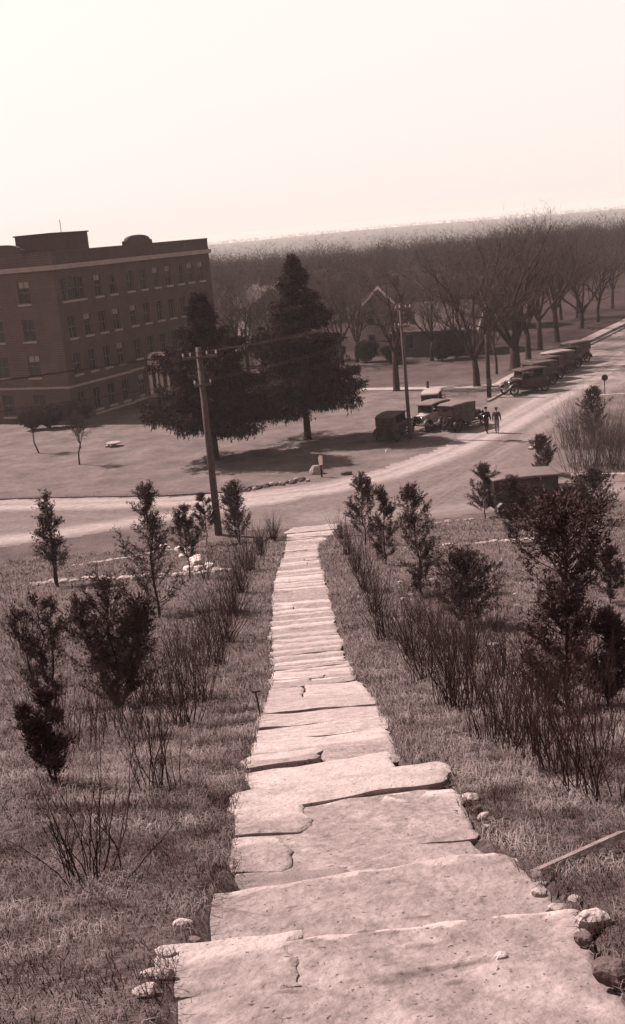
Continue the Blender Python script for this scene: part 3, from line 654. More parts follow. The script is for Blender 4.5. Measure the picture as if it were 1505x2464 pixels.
# ------------------------------------------------------------ young cedars
def leaf_tufts(rng, C, D, n_each, ln, wd, spread):
    """C centres (K,3), D directions (K,3): n_each thin leaf sprays about each centre"""
    K = len(C); N = K * n_each
    c = np.repeat(C, n_each, 0) + rng.normal(0, spread, (N, 3)); d = np.repeat(D, n_each, 0) + rng.normal(0, .55, (N, 3)); d /= np.linalg.norm(d, axis=1)[:, None] + 1e-9
    s = np.cross(d, rng.normal(0, 1, (N, 3))); s /= np.linalg.norm(s, axis=1)[:, None] + 1e-9
    L = (ln * rng.uniform(.5, 1.4, N))[:, None]; W = (wd * rng.uniform(.5, 1.4, N))[:, None]
    V = np.stack([c - s * W, c + s * W, c + d * L], 1).reshape(-1, 3)
    return V, np.arange(N * 3).reshape(-1, 3)
def cedar(p, h, wd, label, seed, stems=1, dens=1.0, gap=0.15, bare=0.12, leaf=None, group='young cedars on the slope', lean=0.0, prof=None, cat='cedar', name='young_cedar'):
    r = random.Random(seed); rng = np.random.default_rng(seed); root = empty(name, p)
    tk = MB(); C = []; D = []; dist = p.y; leaf = leaf or (0.032 + dist * 0.0011)
    for s_ in range(stems):
        a0 = r.uniform(0, 6.28); H = h * (1 if s_ == 0 else r.uniform(.7, .95)); off_ = 0 if s_ == 0 else wd * .42
        top = Vector((math.cos(a0) * off_ + lean * h, math.sin(a0) * off_ * .4, H)); pts = []; K = 8
        for k in range(K + 1):
            t = k / K; pts.append(Vector((top.x * t ** .8 + r.gauss(0, .012 * h) * (0 < k), top.y * t + r.gauss(0, .012 * h) * (0 < k), -.06 + (H + .06) * t)))
        tk.chain(pts, [0.012 * h * (1 - .93 * k / K) + .003 for k in range(K + 1)], 6)
        nb = int(46 * dens * (1.0 if stems == 1 else .7))
        for i in range(nb):
            t = bare + (1 - bare) * (i + r.random()) / nb
            if r.random() < gap: continue
            if prof: wv = prof(t)
            else: wv = math.sin(min(1, (1.04 - t) * 1.25) * math.pi / 2) * (0.55 + 0.45 * min(1, (t - bare + .05) * 5))
            wv *= (1 if stems == 1 else .62)
            L = wd * .5 * wv * r.uniform(.5, 1.25); a = r.uniform(0, 6.28)
            k = min(K - 1, int(t * K)); b = pts[k].lerp(pts[k + 1], t * K - k)
            d = Vector((math.cos(a), math.sin(a), r.uniform(.25, .85))).normalized(); q = b.copy(); bp = [q.copy()]
            nseg = 4
            for m_ in range(nseg):
                d = (d + Vector((r.gauss(0, .12), r.gauss(0, .12), .14))).normalized(); q = q + d * L / nseg * 1.25; bp.append(q.copy())
                for _ in range(2 if m_ else 1):
                    e_ = (d + Vector((r.gauss(0, .55), r.gauss(0, .55), r.gauss(.25, .35)))).normalized(); sl3 = (.10 * wd + .06 * h) * r.uniform(.5, 1.2)
                    for u3 in (.15, .5, .85): C.append(tuple(q + e_ * sl3 * u3)); D.append(tuple(e_))
            tk.chain(bp, [.0035 * h, .003 * h, .0025 * h, .002 * h, .001 * h], 3, cap=False)
        for k in range(10):
            t = .75 + .27 * k / 10; C.append((top.x * t, top.y * t, H * t)); D.append((0, 0, 1))
    tk.build('trunk', M['bark'], root)
    V, T = leaf_tufts(rng, np.array(C), np.array(D), 8, leaf * 1.15, leaf * .17, .010 + leaf * .22)
    npmesh('foliage', V, T, M['cedar'], root)
    tag(root, label, cat, group); return root
CED = [
 (140, 1412, 215, 115, dict(stems=3, dens=.8, gap=.3, bare=.25), 'sparse pale multi-stemmed cedar at the far left near the road'),
 (385, 1485, 310, 135, dict(dens=1.5, gap=.12, bare=.04, prof=lambda t: 1.05 if .12 < t < .48 else (.55 if t < .62 else (.18 if t < .74 else .5 * (1.02 - t) * 3))), 'tall slim cedar with a tufted top, left slope middle'),
 (458, 1397, 168, 80, dict(dens=.9, bare=.34), 'small dark cedar on a bare thin trunk left of the pole'),
 (500, 1312, 115, 62, dict(dens=.8, bare=.1, gap=.25), 'slight cedar standing against the left side of the pole foot'),
 (578, 1305, 135, 110, dict(dens=1.3, stems=2, bare=.08), 'wide dark cedar at the right of the pole foot'),
 (290, 1705, 310, 225, dict(dens=1.25, gap=.2, bare=.06, stems=4), 'biggest and bushiest dark cedar on the left slope'),
 (125, 1710, 290, 150, dict(dens=.8, gap=.4, bare=.05, stems=3), 'ragged cedar at the left edge beside the bushiest one'),
 (140, 1890, 230, 120, dict(dens=.5, gap=.45, bare=.2, stems=3), 'small ragged cedar behind the widest fan of bare stems'),
 (880, 1312, 160, 82, dict(dens=1.3, bare=.12), 'dark pointed cedar, first right of the stair foot'),
 (930, 1357, 172, 62, dict(dens=1.0, bare=.05), 'narrow cedar close behind the slender dark one right of stairs'),
 (1018, 1434, 250, 112, dict(dens=1.5, gap=.2, bare=.04, lean=-.05, prof=lambda t: .35 if t < .22 else (1.0 if t < .62 else (1.05 - t) * 2.0)), 'slender very dark cedar leaning slightly, centre of right slope'),
 (1132, 1505, 165, 165, dict(dens=2.2, bare=.02, gap=.1), 'squat bushy cedar below the slender one on the right slope'),
 (1170, 1245, 118, 76, dict(dens=1.2, bare=.1), 'rounded cedar at the left end of the parked car'),
 (1245, 1308, 150, 95, dict(dens=1.5, bare=.08), 'cedar standing right in front of the parked car'),
 (1372, 1712, 470, 215, dict(dens=2.6, gap=.18, bare=.04, stems=1, prof=lambda t: (.75 if t < .45 else (.35 if t < .6 else (1.05 if t < .86 else (1.04 - t) * 5.5))) ), 'largest cedar on the right slope, taller than all others'),
 (1308, 1144, 88, 62, dict(dens=1.2, bare=.03), 'small cone-shaped cedar above the roof of the parked car'),
 (1432, 1062, 120, 74, dict(dens=1.2, bare=.08), 'dark cedar rising inside the bare thicket by the road'),
 (1470, 1452, 125, 80, dict(dens=1.2, gap=.25), 'small cedar cut by the right edge of the photo'),
 (1430, 1268, 125, 120, dict(dens=2.0, bare=.03), 'dense cedar at the right end of the parked car'),
 (1345, 1320, 90, 66, dict(dens=1.1, bare=.1), 'low cedar between the parked car and the largest cedar'),
 (1465, 1700, 220, 110, dict(dens=1.1, gap=.3), 'ragged cedar behind the largest one at the right edge'),
]
for i, (px, py, hh, ww, kw, lab) in enumerate(CED):
    p = at(px, py); cedar(p, metres(hh, p) * 1.03, metres(ww, p), lab, 500 + i, **kw)

# ------------------------------------------------------------ two large spruces
def spruce(p, h, wd, label, seed, bare, blunt):
    r = random.Random(seed); rng = np.random.default_rng(seed); root = empty('spruce_tree', p); tk = MB()
    tk.chain([(0, 0, -.1), (0, 0, .25), (0, 0, h * .15), (.05, 0, h * .5), (0, 0, h * .99)], [.36, .27, .23, .14, .02], 10)
    C = []; D = []; nb = 170
    for i in range(nb):
        t = (i + r.random()) / nb; z = bare + (h - bare) * t
        wv = ((1 - t) ** blunt) * (1.0 + .12 * math.sin(i * 1.7)) * r.uniform(.45, 1.2) * (min(1, .8 + t * 3))
        L = wd * .5 * max(.04, wv); a = r.uniform(0, 6.28); e = r.uniform(-.02, .22)
        d = Vector((math.cos(a), math.sin(a), e + .25 * t)); q = Vector((0, 0, z)); bp = [q.copy()]; K = max(3, int(L / .38))
        droop = (.16 - .12 * t)
        for k in range(K):
            u = (k + 1) / K; dd = Vector((d.x, d.y, d.z - droop * u * 1.6 + (.25 if u > .8 else 0))).normalized(); q = q + dd * L / K; bp.append(q.copy())
            if u < .2 and t < .5: continue
            sd = Vector((-d.y, d.x, 0))
            wid = .16 * L * (1 - .5 * abs(u - .5)) + .08
            for _ in range(4):
                o_ = sd * r.gauss(0, wid); C.append(tuple(q + o_ + Vector((0, 0, -abs(r.gauss(0, .12)))))); D.append((dd.x * .7, dd.y * .7, -.35))
            hang = int(5 * (1 - t)) + 1
            for _ in range(hang):            # hanging sprays
                o_ = sd * r.gauss(0, wid); C.append(tuple(q + o_ + Vector((0, 0, -r.uniform(.1, .6 * (1.1 - t)))))); D.append((0, 0, -1))
        tk.chain(bp, [.05 * (1 - .85 * k / K) * (1.1 - t) + .008 for k in range(K + 1)], 4, cap=False)
    for k in range(12): C.append((0, 0, h * (.93 + .07 * k / 12))); D.append((0, 0, 1))
    tk.build('trunk', M['bark'], root)
    V, T = leaf_tufts(rng, np.array(C), np.array(D), 15, .28, .042, .12)
    npmesh('foliage', V, T, M['spruce'], root); tag(root, label, 'spruce tree', 'large spruces on the lawn'); return root
p = at(520, 1106); spruce(p, metres(392, p), metres(335, p), 'broad dark spruce on the lawn just behind the tall utility pole', 11, 2.3, .92)
p = at(742, 1057); spruce(p, metres(428, p), metres(285, p), 'tall pointed dark spruce in the middle with a clear short trunk', 12, 2.6, .85)

# ------------------------------------------------------------ bare deciduous trees
def bare_tree(p, h, label, seed, spread=.55, fork=.28, group='bare trees lining the road', r0=None, twigs=1.0, name='bare_tree', limbs=5, make=True):
    r = random.Random(seed); tk = MB(); tw = []; r0 = r0 or h * .024
    def rnd(k): return Vector((r.gauss(0, k), r.gauss(0, k), r.gauss(0, k)))
    def ribbon_(a, b, w_):
        d = (b - a); s = d.cross(rnd(1)); s = s.normalized() * w_ / 2 if s.length > 1e-6 else Vector((w_ / 2, 0, 0)); tw.append((a - s, a + s, b))
    def br(q, d, L, rad, dep):
        pts = [q.copy()]; K = 5; dirs = []
        for k in range(K):
            d = (d + rnd(.11) + Vector((0, 0, .05 if dep < 3 else .03))).normalized(); q = q + d * L / K; pts.append(q.copy()); dirs.append(d.copy())
        if dep <= 2: tk.chain(pts, [rad * (1 - .6 * k / K) for k in range(K + 1)], [8, 6, 5, 4][dep], cap=False)
        elif dep == 3:
            for a_, b_ in zip(pts[:-1], pts[1:]): ribbon_(a_, b_, max(.03, rad * 1.6))
        if dep == 4:
            ribbon_(pts[0], pts[2], .022); ribbon_(pts[2], pts[5], .018)
            for _ in range(2): a_ = pts[r.randint(1, 4)]; ribbon_(a_, a_ + (d + rnd(.5)).normalized() * L * .6, .016)
            return
        nchild = [0, int(6), int(6), int(6 * twigs)][dep]
        for c in range(nchild):
            u = .25 + .75 * (c + r.random()) / nchild; k = min(K - 1, int(u * K)); b = pts[k].lerp(pts[k + 1], u * K - k)
            side = rnd(1); side = (side - dirs[k] * side.dot(dirs[k])).normalized()
            nd = (dirs[k] * .75 + side * r.uniform(.5, .85) + Vector((0, 0, .12))).normalized()
            br(b, nd, L * r.uniform(.45, .68), rad * .42, dep + 1)
    fz = h * fork; pts = [Vector((0, 0, -.1)), Vector((0, 0, .12)), Vector((r.gauss(0, .08), 0, fz * .5)), Vector((r.gauss(0, .15), r.gauss(0, .1), fz))]
    tk.chain(pts, [r0 * 1.6, r0 * 1.15, r0 * .95, r0 * .85], 10)
    for i in range(limbs):
        a = 2 * math.pi * (i + r.uniform(-.25, .25)) / limbs; s_ = spread * r.uniform(.5, 1.2)
        br(pts[-1] - Vector((0, 0, r.uniform(0, .25) * fz)), Vector((math.cos(a) * s_, math.sin(a) * s_, 1)).normalized(), (h - fz) * r.uniform(.62, .8), r0 * .55, 1)
    br(pts[-1], Vector((r.gauss(0, .1), r.gauss(0, .1), 1)).normalized(), (h - fz) * .75, r0 * .6, 1)
    V = np.array([tuple(v) for t_ in tw for v in t_], np.float32); T = np.arange(len(V)).reshape(-1, 3)
    zs_ = h / float(np.percentile(V[:, 2], 99.5)); V[:, 2] *= zs_; V[:, :2] *= (1 + zs_) / 2; tk.v = [(x * (1 + zs_) / 2, y * (1 + zs_) / 2, z * zs_) for x, y, z in tk.v]
    if not make: return V, T
    root = empty(name, p); tk.build('trunk', M['bark'], root, smooth=True)
    npmesh('crown', V, T, M['twig'], root); tag(root, label, 'tree', group); return root
BT = [(955, 940, 300, .75, .42, 'bare forked tree in the middle, left of the second utility pole'),
      (1148, 930, 330, .6, .26, 'bare tree standing beside the short third utility pole'),
      (1196, 900, 220, .35, .4, 'thin young bare tree between the short pole and the thick-trunked tree'),
      (1240, 890, 360, .6, .2, 'thickest bare tree, above the nearest cars of the far row'),
      (1272, 864, 330, .5, .25, 'bare tree immediately right of the thickest one'),
      (1300, 842, 320, .5, .3, 'bare tree second to the right of the thickest one'),
      (1342, 822, 300, .5, .3, 'bare tree above the end of the row of cars'),
      (1400, 790, 240, .7, .2, 'low spreading bare tree farthest right by the road')]
for i, (px, py, hh, sp, fk, lab) in enumerate(BT):
    p = at(px, py); bare_tree(p, metres(hh, p), lab, 700 + i, sp, fk, r0=(.52 if i == 3 else (.12 if i == 2 else .30)), limbs=5 if i != 2 else 3)
BT2 = [(600, 905, 250, 'bare tree showing between the brick building and the tall spruce'), (575, 880, 200, 'smaller bare tree behind the broad spruce'), (655, 880, 210, 'bare tree rising left of the tall spruce top'), (825, 880, 230, 'bare tree close to the right side of the tall spruce'), (860, 872, 200, 'bare tree in front of the pale house'), (1040, 868, 190, 'bare tree in front of the dark sided house'), (1090, 850, 230, 'bare tree right of the dark sided house'), (1440, 775, 220, 'bare tree at the far right where the road leaves'), (1388, 765, 200, 'bare tree behind the low spreading one at the right'), (1350, 770, 220, 'bare tree between the row of cars and the far woodland'), (1475, 742, 200, 'farthest bare tree cut by the right edge of the photo'), (475, 800+60, 170, 'bare tree beside the far end of the brick building')]
for i, (px, py, hh, lab) in enumerate(BT2):
    p = at(px, py); bare_tree(p, metres(hh, p), lab, 740 + i, .55, .28, 'bare trees behind the spruces', r0=.22)

# distant bare woodland, one mass
rngw = np.random.default_rng(9)
protos = []
for s_ in range(3):
    V, T = bare_tree(None, 10.0, '', 900 + s_, .6, .25, twigs=.75, make=False, limbs=4)
    tri = V.reshape(-1, 3, 3)
    protos.append(tri)
def scatter(n, y0, y1, keep_n, widen, hmin, hmax):
    out = []
    Y = y0 + (y1 - y0) * rngw.uniform(0, 1, n) ** 1.3; X = rngw.uniform(-.36, .42, n) * Y
    for x, y in zip(X, Y):
        # keep the road corridor and the building clear
        if 17 < x < 106 and dist_line(np.array([x]), np.array([y]), [(14, 88), (38, 132), (66, 180), (100, 236)])[0] < 5.5: continue
        if y < 150 and x < -4: continue
        t = protos[rngw.integers(3)]; k = rngw.choice(len(t), min(keep_n, len(t)), replace=False); t = t[k].copy()
        c = t.mean(1, keepdims=True); mid = (t[:, 0:1] + t[:, 1:2]) / 2
        t[:, 0:2] = mid + (t[:, 0:2] - mid) * widen
        a = rngw.uniform(0, 6.28); s = rngw.uniform(hmin, hmax) / 10.0; ca_, sa_ = math.cos(a), math.sin(a)
        q = t.reshape(-1, 3) * s; q = np.stack([q[:, 0] * ca_ - q[:, 1] * sa_ + x, q[:, 0] * sa_ + q[:, 1] * ca_ + y, q[:, 2] + hz(x, y)], -1)
        out.append(q)
    return out
ch = scatter(460, 126, 300, 1600, 1.8, 9, 12) + scatter(1100, 240, 900, 800, 4.5, 9, 13) + scatter(4600, 700, 3300, 130, 24, 8, 11)
WV = np.concatenate(ch); wd_o = npmesh('bare_woodland', WV, np.arange(len(WV)).reshape(-1, 3), M['farwood'])
tag(wd_o, 'far-off bare woodland stretching to the horizon', 'woodland', kind='stuff')

# evergreen and hedge masses by the houses
for i, (px, py, hh, ww, lab) in enumerate([(1100, 862, 62, 75, 'dark evergreen bush against the dark sided house'), (1062, 868, 50, 60, 'lower evergreen bush left of the darker evergreen one'), (880, 872, 40, 60, 'evergreen bush at the corner of the pale house'), (815, 868, 60, 50, 'evergreen bush just right of the tall spruce'), (950, 875, 35, 50, 'low evergreen shrub between the two houses')]):
    p = at(px, py); cedar(p, metres(hh, p), metres(ww, p), lab, 800 + i, stems=3, dens=1.3, bare=.05, leaf=.26, group='evergreen bushes by the houses', cat='bush', name='evergreen_bush')
# two saplings with small crowns on the left lawn
for i, (px, py, hh, lab) in enumerate([(192, 1118, 135, 'slender young bare tree standing before the brick building'), (93, 1090, 125, 'slender young bare tree at the left edge before the brick building')]):
    p = at(px, py); bare_tree(p, metres(hh, p), lab, 820 + i, .35, .45, 'young trees on the left lawn', r0=.055, limbs=3, name='young_tree')
for i, (px, py, hh, ww) in enumerate([(125, 1030, 42, 90), (190, 1024, 46, 100), (85, 1034, 36, 70)]):
    p = at(px, py); cedar(p, metres(hh, p), metres(ww, p), ['dark shrub at the corner of the brick building', 'largest dark shrub under the facade of the brick building', 'dark shrub under the left face of the brick building'][i], 840 + i, stems=3, dens=1.5, bare=.03, leaf=.16, group='shrubs at the foot of the brick building', cat='shrub', name='foundation_shrub')

# ------------------------------------------------------------ brick building
B0 = Vector((-20.31, 97.97, 0)); e = Vector((0.4432, 0.8964, 0)); rzB = math.atan2(e.y, e.x)
bld = empty('brick_building', B0, rzB)   # local x runs along the long facade, -y is outward (toward the road), +y inward
tag(bld, 'four-storey dark brick institutional building with pale cornice and entrance portico', 'building')
def wall_open(L, z0, z1, ops, depth, axis_):
    """wall in a plane with rectangular openings; axis_(s, d, z) maps to local"""
    mb = MB(); xs = sorted(set([0, L] + [o_[0] for o_ in ops] + [o_[1] for o_ in ops])); zs = sorted(set([z0, z1] + [o_[2] for o_ in ops] + [o_[3] for o_ in ops]))
    def quad(*P): k_ = len(mb.v); mb.v += [tuple(q) for q in P]; mb.f.append((k_, k_ + 1, k_ + 2, k_ + 3))
    for a_, b_ in zip(xs[:-1], xs[1:]):
        for c_, d_ in zip(zs[:-1], zs[1:]):
            mx_, mz_ = (a_ + b_) / 2, (c_ + d_) / 2
            if any(o_[0] < mx_ < o_[1] and o_[2] < mz_ < o_[3] for o_ in ops): continue
            quad(axis_(a_, 0, c_), axis_(b_, 0, c_), axis_(b_, 0, d_), axis_(a_, 0, d_))
    for a_, b_, c_, d_ in ops:
        quad(axis_(a_, 0, c_), axis_(a_, 0, d_), axis_(a_, depth, d_), axis_(a_, depth, c_)); quad(axis_(b_, 0, c_), axis_(b_, depth, c_), axis_(b_, depth, d_), axis_(b_, 0, d_))
        quad(axis_(a_, 0, d_), axis_(b_, 0, d_), axis_(b_, depth, d_), axis_(a_, depth, d_)); quad(axis_(a_, 0, c_), axis_(a_, depth, c_), axis_(b_, depth, c_), axis_(b_, 0, c_))
    return mb
def window(parent, ax, a_, b_, c_, d_, dep=.16, blind=0):
    pn = MB(); q = [ax(a_, dep, c_), ax(b_, dep, c_), ax(b_, dep, d_), ax(a_, dep, d_)]; pn.v = [tuple(v) for v in q]; pn.f = [(0, 1, 2, 3)]
    wn = pn.build('window', M['glass'], parent)
    fr = MB(); t = .06
    def bar(x0, x1, z0_, z1_, d0=dep - .06, d1=dep - .004):
        P = [ax(x, dd, z_) for z_ in (z0_, z1_) for (x, dd) in ((x0, d0), (x1, d0), (x1, d1), (x0, d1))]; k_ = len(fr.v); fr.v += [tuple(v) for v in P]
        fr.f += [tuple(k_ + i_ for i_ in q_) for q_ in ((0, 3, 2, 1), (4, 5, 6, 7), (0, 1, 5, 4), (1, 2, 6, 5), (2, 3, 7, 6), (3, 0, 4, 7))]
    bar(a_, a_ + t, c_, d_); bar(b_ - t, b_, c_, d_); bar(a_ + t, b_ - t, c_, c_ + t); bar(a_ + t, b_ - t, d_ - t, d_)
    zm = (c_ + d_) / 2; bar(a_ + t, b_ - t, zm - .03, zm + .03, dep - .09)
    xm_ = (a_ + b_) / 2; bar(xm_ - .015, xm_ + .015, c_ + t, zm - .03); bar(xm_ - .015, xm_ + .015, zm + .03, d_ - t)
    fr.build('frame', M['frame'], wn)
    if blind:
        bl = MB(); P = [ax(a_ + t, dep - .008, d_ - t - blind), ax(b_ - t, dep - .008, d_ - t - blind), ax(b_ - t, dep - .008, d_ - t), ax(a_ + t, dep - .008, d_ - t)]; bl.v = [tuple(v) for v in P]; bl.f = [(0, 1, 2, 3)]; bl.build('blind', M['siding'], wn)
    fr = MB(); bar(a_ - .12, b_ + .12, c_ - .17, c_ - .003, -.13, .10); fr.build('sill', M['sill'], wn)
    return wn
Lf = 26.7; JT = 9.6; HC = 14.4
axA = lambda s_, d_, z_: Vector((s_, -.35 + d_, z_))          # projecting pavilion
axC = lambda s_, d_, z_: Vector((s_ + JT, d_, z_))            # the rest of the facade
floors = [(.5, 2.45), (3.95, 5.85), (7.1, 9.0), (10.3, 12.2)]
rw = random.Random(2)
opsA = []; 
for fi, (z0_, z1_) in enumerate(floors):
    cs = [1.55, 3.85, 6.05, 8.25]
    if fi == 3: opsA += [(.75, 1.35, z0_, z1_ + .0), (1.55, 3.1, z0_, z1_ + .15), (3.3, 3.95, z0_, z1_)]; cs = [6.05, 8.25]
    opsA += [(c_ - .5, c_ + .5, z0_, z1_) for c_ in cs]
wall_open(JT, 0, HC, opsA, .3, axA).build('wall', M['brick'], bld)
for o_ in opsA: window(bld, axA, *o_, blind=(rw.choice([0, 0, 0, 0, .45])))
opsC = []
for fi, (z0_, z1_) in enumerate(floors):
    cs = [11.6, 13.85, 16.15, 18.35, 20.55, 22.6, 24.75]
    if fi == 0: cs.remove(13.85)
    opsC += [(c_ - .5 - JT, c_ + .5 - JT, z0_, z1_) for c_ in cs]
opsC.append((13.3 - JT, 14.6 - JT, .3, 2.7))
wall_open(Lf - JT, 0, HC, opsC, .3, axC).build('wall', M['brick'], bld)
for o_ in opsC[:-1]: window(bld, axC, *o_, blind=(rw.choice([0, 0, 0, 0, .45])))
WL = 16.0
axL = lambda s_, d_, z_: Vector((d_, s_ - .35, z_))           # the left face, running inward
opsL = [(c_ - .62, c_ + .62, a_, b_) for (a_, b_) in floors for c_ in (1.9 + .35 + 1.2, 6.9, 10.3, 13.7)]
wall_open(WL + .35, 0, HC, opsL, .3, axL).build('wall', M['brick'], bld)
for o_ in opsL: window(bld, axL, *o_, blind=(rw.choice([0, 0, .5])))
mb = MB()
def qd(*P): k_ = len(mb.v); mb.v += [tuple(q) for q in P]; mb.f.append((k_, k_ + 1, k_ + 2, k_ + 3))
qd((Lf, 0, 0), (Lf, WL, 0), (Lf, WL, HC), (Lf, 0, HC)); qd((Lf, WL, 0), (0, WL, 0), (0, WL, HC), (Lf, WL, HC)); qd((JT, -.35, 0), (JT, 0, 0), (JT, 0, HC), (JT, -.35, HC))
mb.build('wall', M['brick'], bld)
mb = MB(); mb.box(.25, Lf - .25, .25, WL - .25, 13.6, 13.8); mb.box(.25, JT - .25, -.1, .25, 13.6, 13.8); mb.build('roof', M['roofing'], bld)
def band(z0_, z1_, out, name, m_):
    mb = MB(); o_ = out
    mb.box(-o_, JT + o_, -.35 - o_, -.351, z0_, z1_); mb.box(JT + o_ , Lf + o_, -o_, -.001, z0_, z1_); mb.box(-o_, -.001, -.351, WL, z0_, z1_); mb.box(Lf + .001, Lf + o_, -.001, WL, z0_, z1_)
    return mb.build(name, m_, bld)
band(12.98, 13.38, .22, 'cornice', M['trim']); band(2.9, 3.1, .10, 'string_course', M['trim'])
mb = MB(); mb.box(3.2, JT + .06, -.41, -.352, -.05, .22); mb.box(JT + .06, 12.6, -.07, -.002, -.05, .22); mb.box(15.4, Lf, -.07, -.002, -.05, .22); mb.build('base_course', M['trim'], bld)
mb = MB(); mb.box(-.03, JT + .03, -.38, -.1, HC, HC + .12); mb.box(JT + .03, 11.5, -.03, .25, HC, HC + .12); mb.box(16.2, Lf + .03, -.03, .25, HC, HC + .12); mb.box(-.03, .25, -.1, WL, HC, HC + .12); mb.box(Lf - .25, Lf + .03, .25, WL, HC, HC + .12); mb.build('coping', M['darkrock'], bld)
def arch_parapet(mtx):
    poly = [(-2.3, 0), (-2.3, .45), (-1.95, .5)] + [(1.95 * math.cos(math.pi - math.pi * k / 10), .52 + .45 * math.sin(math.pi * k / 10)) for k in range(11)] + [(1.95, .5), (2.3, .45), (2.3, 0)]
    mb = MB(); mb.prism([(x, z + HC) for x, z in poly], -.012, .35, mtx); return mb.build('arched_parapet', M['brick'], bld)
arch_parapet(Matrix.Translation((13.9, 0, 0)))
arch_parapet(Matrix.Translation((-.005, 4.9, 0)) @ Matrix.Rotation(math.pi / 2, 4, 'Z') @ Matrix.Scale(-1, 4, (0, 1, 0)))
mb = MB(); mb.box(1.9 + .5, 7.6, 1.2, 5.2, 13.8, 15.95); pent = mb.build('penthouse', M['brick'], bld)
mb = MB(); mb.box(2.3, 7.7, 1.1, 5.3, 15.95, 16.07); mb.chain([(6.2, 3, 16), (6.2, 3, 17.2)], .03, 5); mb.build('roof', M['roofing'], pent)
mb = MB(); mb.chain([(JT + .12, -.09, .1), (JT + .12, -.09, 12.9)], .06, 8); mb.build('downpipe', M['roofing'], bld)
# entrance portico
por = MB(); por.box(12.7, 15.2, -1.1, -.002, -.05, .28); por.box(12.5, 15.4, -1.5, -1.1, -.05, .14); por = por.build('entrance_steps', M['trim'], bld)
pm = MB(); pm.box(12.75, 15.15, -.95, -.11, 2.95 - .25, 3.35); pm.prism([(12.85, 3.35), (15.05, 3.35), (15.05, 3.6)] + [(13.95 + 1.0 * math.cos(math.pi * k / 8), 3.6 + .65 * math.sin(math.pi * k / 8)) for k in range(9)] + [(12.85, 3.6)], -.8, -.01); pm.build('pediment', M['portico'], bld)
for cx in (12.98, 14.92):
    for cy in (-.8,):
        c_ = MB(); c_.lathe([(.17, .28), (.17, .38), (.13, .42), (.115, 2.5), (.15, 2.56), (.18, 2.62), (.18, 2.698)], 14, Matrix.Translation((cx, cy, 0))); c_.build('column', M['portico'], bld, smooth=False)
for x0_ in (12.8, 14.65): MB().box(x0_, x0_ + .45, -.12, -.003, .28, 2.69).build('door_jamb', M['portico'], bld)
dr = MB(); dr.box(13.3, 14.6, .12, .2, .3, 2.7); dr = dr.build('door', M['carpaint'], bld)
dd = MB(); dd.box(13.42, 13.9, .10, .118, 1.0, 2.3); dd.box(14.0, 14.48, .10, .118, 1.0, 2.3); dd.build('pane', M['glass'], dr)
for cx in (12.6, 15.35):
    pass

# ------------------------------------------------------------ houses
def house(p, rz, L, W, He, Hr, wallm, label, seed, chim=True, trimw=True, group='houses among the bare trees'):
    root = empty('house', p, rz); tag(root, label, 'house', group)
    mb = MB(); mb.prism([(-W / 2, 0), (W / 2, 0), (W / 2, He), (0, He + Hr), (-W / 2, He)], -L / 2, L / 2); mb.build('wall', wallm, root)
    mb = MB(); o_ = .4; sl2 = Hr / (W / 2)
    for s_ in (-1, 1):
        x0, z0_ = s_ * (W / 2 + o_), He - sl2 * o_; mb.prism([(0, He + Hr + .03), (x0, z0_ + .03), (x0, z0_ + .2), (0, He + Hr + .2)], -L / 2 - o_, L / 2 + o_)
    rf = mb.build('roof', M['shingle'], root)
    if chim: mb = MB(); mb.box(-.4, .3, -.5, .2, He + Hr - .8, He + Hr + 1.1); mb.build('chimney', M['brick'], rf)
    if trimw:
        for ye in (-L / 2 - o_ - .04, L / 2 + o_ + .002):
            for s_ in (-1, 1):
                mb = MB(); x0, z0_ = s_ * (W / 2 + o_), He - sl2 * o_; mb.prism([(0, He + Hr - .12), (x0, z0_ - .12), (x0, z0_ + .2), (0, He + Hr + .2)], ye, ye + .04); mb.build('bargeboard', M['white'], root)
    for ye, sg in ((-L / 2, -1), (L / 2, 1)):
        for x in (-W / 4, W / 4):
            for z_ in (1.0, 3.6):
                if z_ + 1.4 > He: continue
                mb = MB(); mb.box(x - .4, x + .4, min(ye, ye + sg * .02), max(ye, ye + sg * .02), z_, z_ + 1.4); wn = mb.build('window', M['glass'], root)
                mb = MB(); y0_, y1_ = sorted((ye + sg * .022, ye + sg * .06)); mb.box(x - .5, x - .4, y0_, y1_, z_ - .1, z_ + 1.5); mb.box(x + .4, x + .5, y0_, y1_, z_ - .1, z_ + 1.5); mb.box(x - .4, x + .4, y0_, y1_, z_ + 1.4, z_ + 1.5); mb.box(x - .4, x + .4, y0_, y1_, z_ - .1, z_); mb.box(x - .4, x + .4, y0_, y1_, z_ + .66, z_ + .72); mb.build('frame', M['frame'], wn)
    for xe, sg in ((-W / 2, -1), (W / 2, 1)):
        for y in np.linspace(-L / 2 + 1.5, L / 2 - 1.5, max(2, int(L / 3))):
            for z_ in (1.0, 3.6):
                if z_ + 1.4 > He: continue
                mb = MB(); x0_, x1_ = sorted((xe, xe + sg * .02)); mb.box(x0_, x1_, y - .4, y + .4, z_, z_ + 1.4); wn = mb.build('window', M['glass'], root)
                mb = MB(); x0_, x1_ = sorted((xe + sg * .022, xe + sg * .06)); mb.box(x0_, x1_, y - .5, y - .4, z_ - .1, z_ + 1.5); mb.box(x0_, x1_, y + .4, y + .5, z_ - .1, z_ + 1.5); mb.box(x0_, x1_, y - .4, y + .4, z_ + 1.4, z_ + 1.5); mb.box(x0_, x1_, y - .4, y + .4, z_ - .1, z_); mb.build('frame', M['frame'], wn)
    return root
p = at(975, 858); house(p + Vector((0, 5, 0)), R(-35), 7.5, 5.4, 5.2, 2.4, M['siding'], 'pale two-storey house with white gable edge behind the forked tree', 1)
